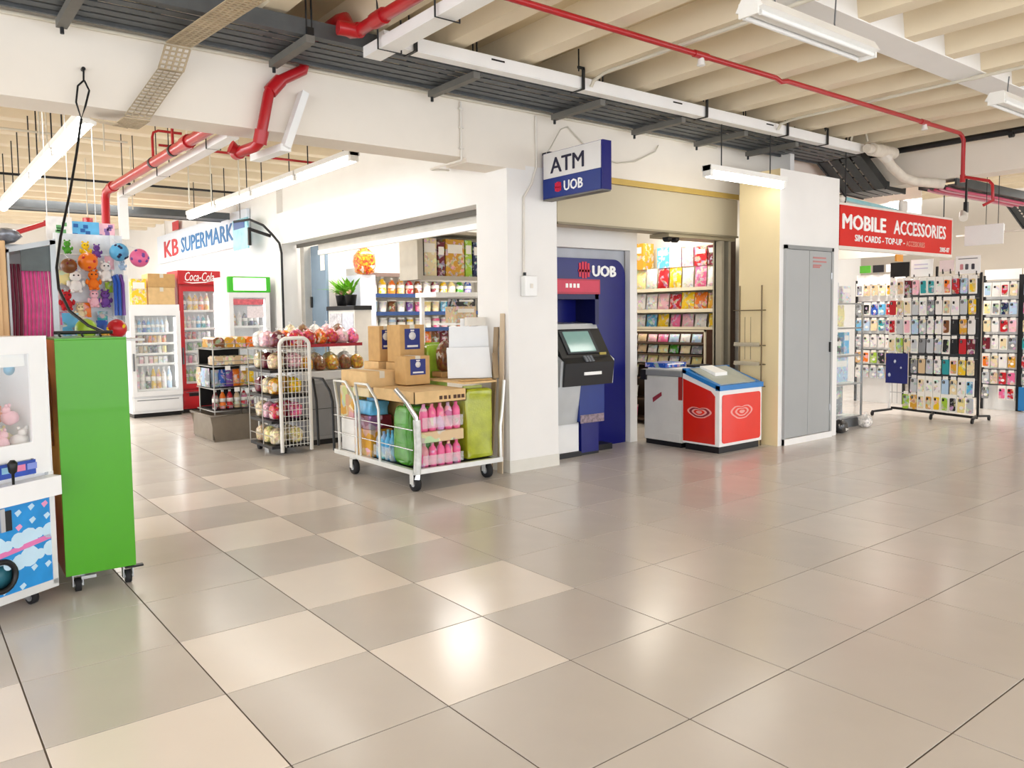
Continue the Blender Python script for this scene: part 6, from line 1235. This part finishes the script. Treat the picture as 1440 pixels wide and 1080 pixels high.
plush(-.52, 3.055, 1.6, 1.0, 'white', 'White plush toy hanging below the orange toy ball')
plush(-.58, 3.055, 1.48, .9, 'red', 'Red plush toy at the left edge of the toy stand')
plush(-.41, 3.055, 1.62, .9, 'orange', 'Orange plush toy hanging in the middle of the toy stand')
plush(-.41, 3.055, 1.5, .8, 'pale pink', 'Pale pink plush toy low in the middle of the toy stand')
plush(-.33, 3.055, 1.68, .9, 'white', 'White plush toy hanging below the blue spotted ball')
plush(-.34, 3.055, 1.5, .8, 'purple', 'Purple plush toy hanging beside the blue tubes')
plush(-.5, 3.055, 1.42, .7, 'cream', 'Cream plush toy hanging above the lime green ball')
plush(-.45, 3.055, 1.84, .7, 'yellow', 'Yellow plush toy at the top of the toy stand')
plush(-.56, 3.055, 1.86, .6, 'green', 'Green plush toy at the top left of the toy stand')
plush(-.38, 3.055, 1.84, .6, 'purple', 'Small purple plush toy at the top of the toy stand')
plush(-.225, 3.04, 1.755, .5, 'pale blue', 'Pale blue plush toy hanging under the pink spotted ball')
for k, (x, c) in enumerate(((-.285, 'blue'), (-.26, 'blue'), (-.235, 'purple'))): tag(obj('toy_tube', MB().tube([(x, 3.0, 1.44), (x, 3.0, 1.66), (x + .003, 3.07, 1.72)], .0115, mat('tube_' + c, PAL[c], .3), 10)), '%s toy tube hanging at the right of the toy stand, %s from left' % (c, nth(k + 1)), 'toy', 'toy tubes')
item('toy_packet', 'pouch', (.1, .16, .03), (-.58, 2.95, 1.3), 'sky blue', 'Sky blue toy packet standing on the stand shelf at left', 'packet'); item('toy_packet', 'pouch', (.07, .12, .03), (-.4, 2.9, 1.288), 'blue', 'Blue toy packet standing behind the small gold ball', 'packet')
for k, (x, z, w_, h_, c) in enumerate(((-.585, 1.65, .07, .1, 'pale yellow'), (-.465, 1.43, .075, .1, 'orange'), (-.36, 1.37, .07, .1, 'teal'), (-.3, 1.76, .06, .09, 'pale pink'), (-.59, 1.38, .06, .09, 'pink'), (-.43, 1.745, .05, .07, 'red'), (-.31, 1.6, .05, .08, 'lime green'), (-.53, 1.745, .05, .07, 'sky blue'))):
    item('toy_packet', 'pouch', (w_, h_, .025), (x, 3.075, z), c, '%s hanging packet on the toy stand back panel, at %s' % (c, ('upper left', 'lower middle', 'lower right', 'upper right', 'lower left', 'upper middle', 'middle right', 'upper left centre')[k]), 'packet', 'small packets on the toy stand')
# banners above the toys
for k, (x, w_, y, z0, z1, c, lb) in enumerate(((-.66, .16, 3.2, 1.86, 2.12, 'white', 'White printed banner sheet above the pink machine'), (-.52, .2, 3.25, 1.9, 2.1, 'sky blue', 'Blue lettered banner hanging above the toy stand'), (-.34, .13, 3.29, 1.9, 2.1, 'pale pink', 'Pale pink patterned sheet hanging above the toy stand'))):
    o = thing('banner', lb, 'banner', (x + w_ / 2, y, z0)); obj('sheet', MB().box(x, x + w_, y, y + .004, z0, z1, mat('banner_' + c, PAL[c], .5, var=.12, scale=18)), o); rq = random.Random(k)
    for j in range(5): a = x + w_ * rq.uniform(.1, .7); zz = z0 + (z1 - z0) * rq.uniform(.45, .85); obj('print_mark', MB().box(a, a + .03, y - .002, y, zz, zz + .025, mat('banner_mark%d' % k, ('#6aa86a', '#1c5aa0', '#8a6aa8')[k], .5)), o)
    obj('cord', MB().cyl((x + w_ * .06, y, z1), (x + w_ * .06, y, 3.3), .003, M_ws, 4), o)
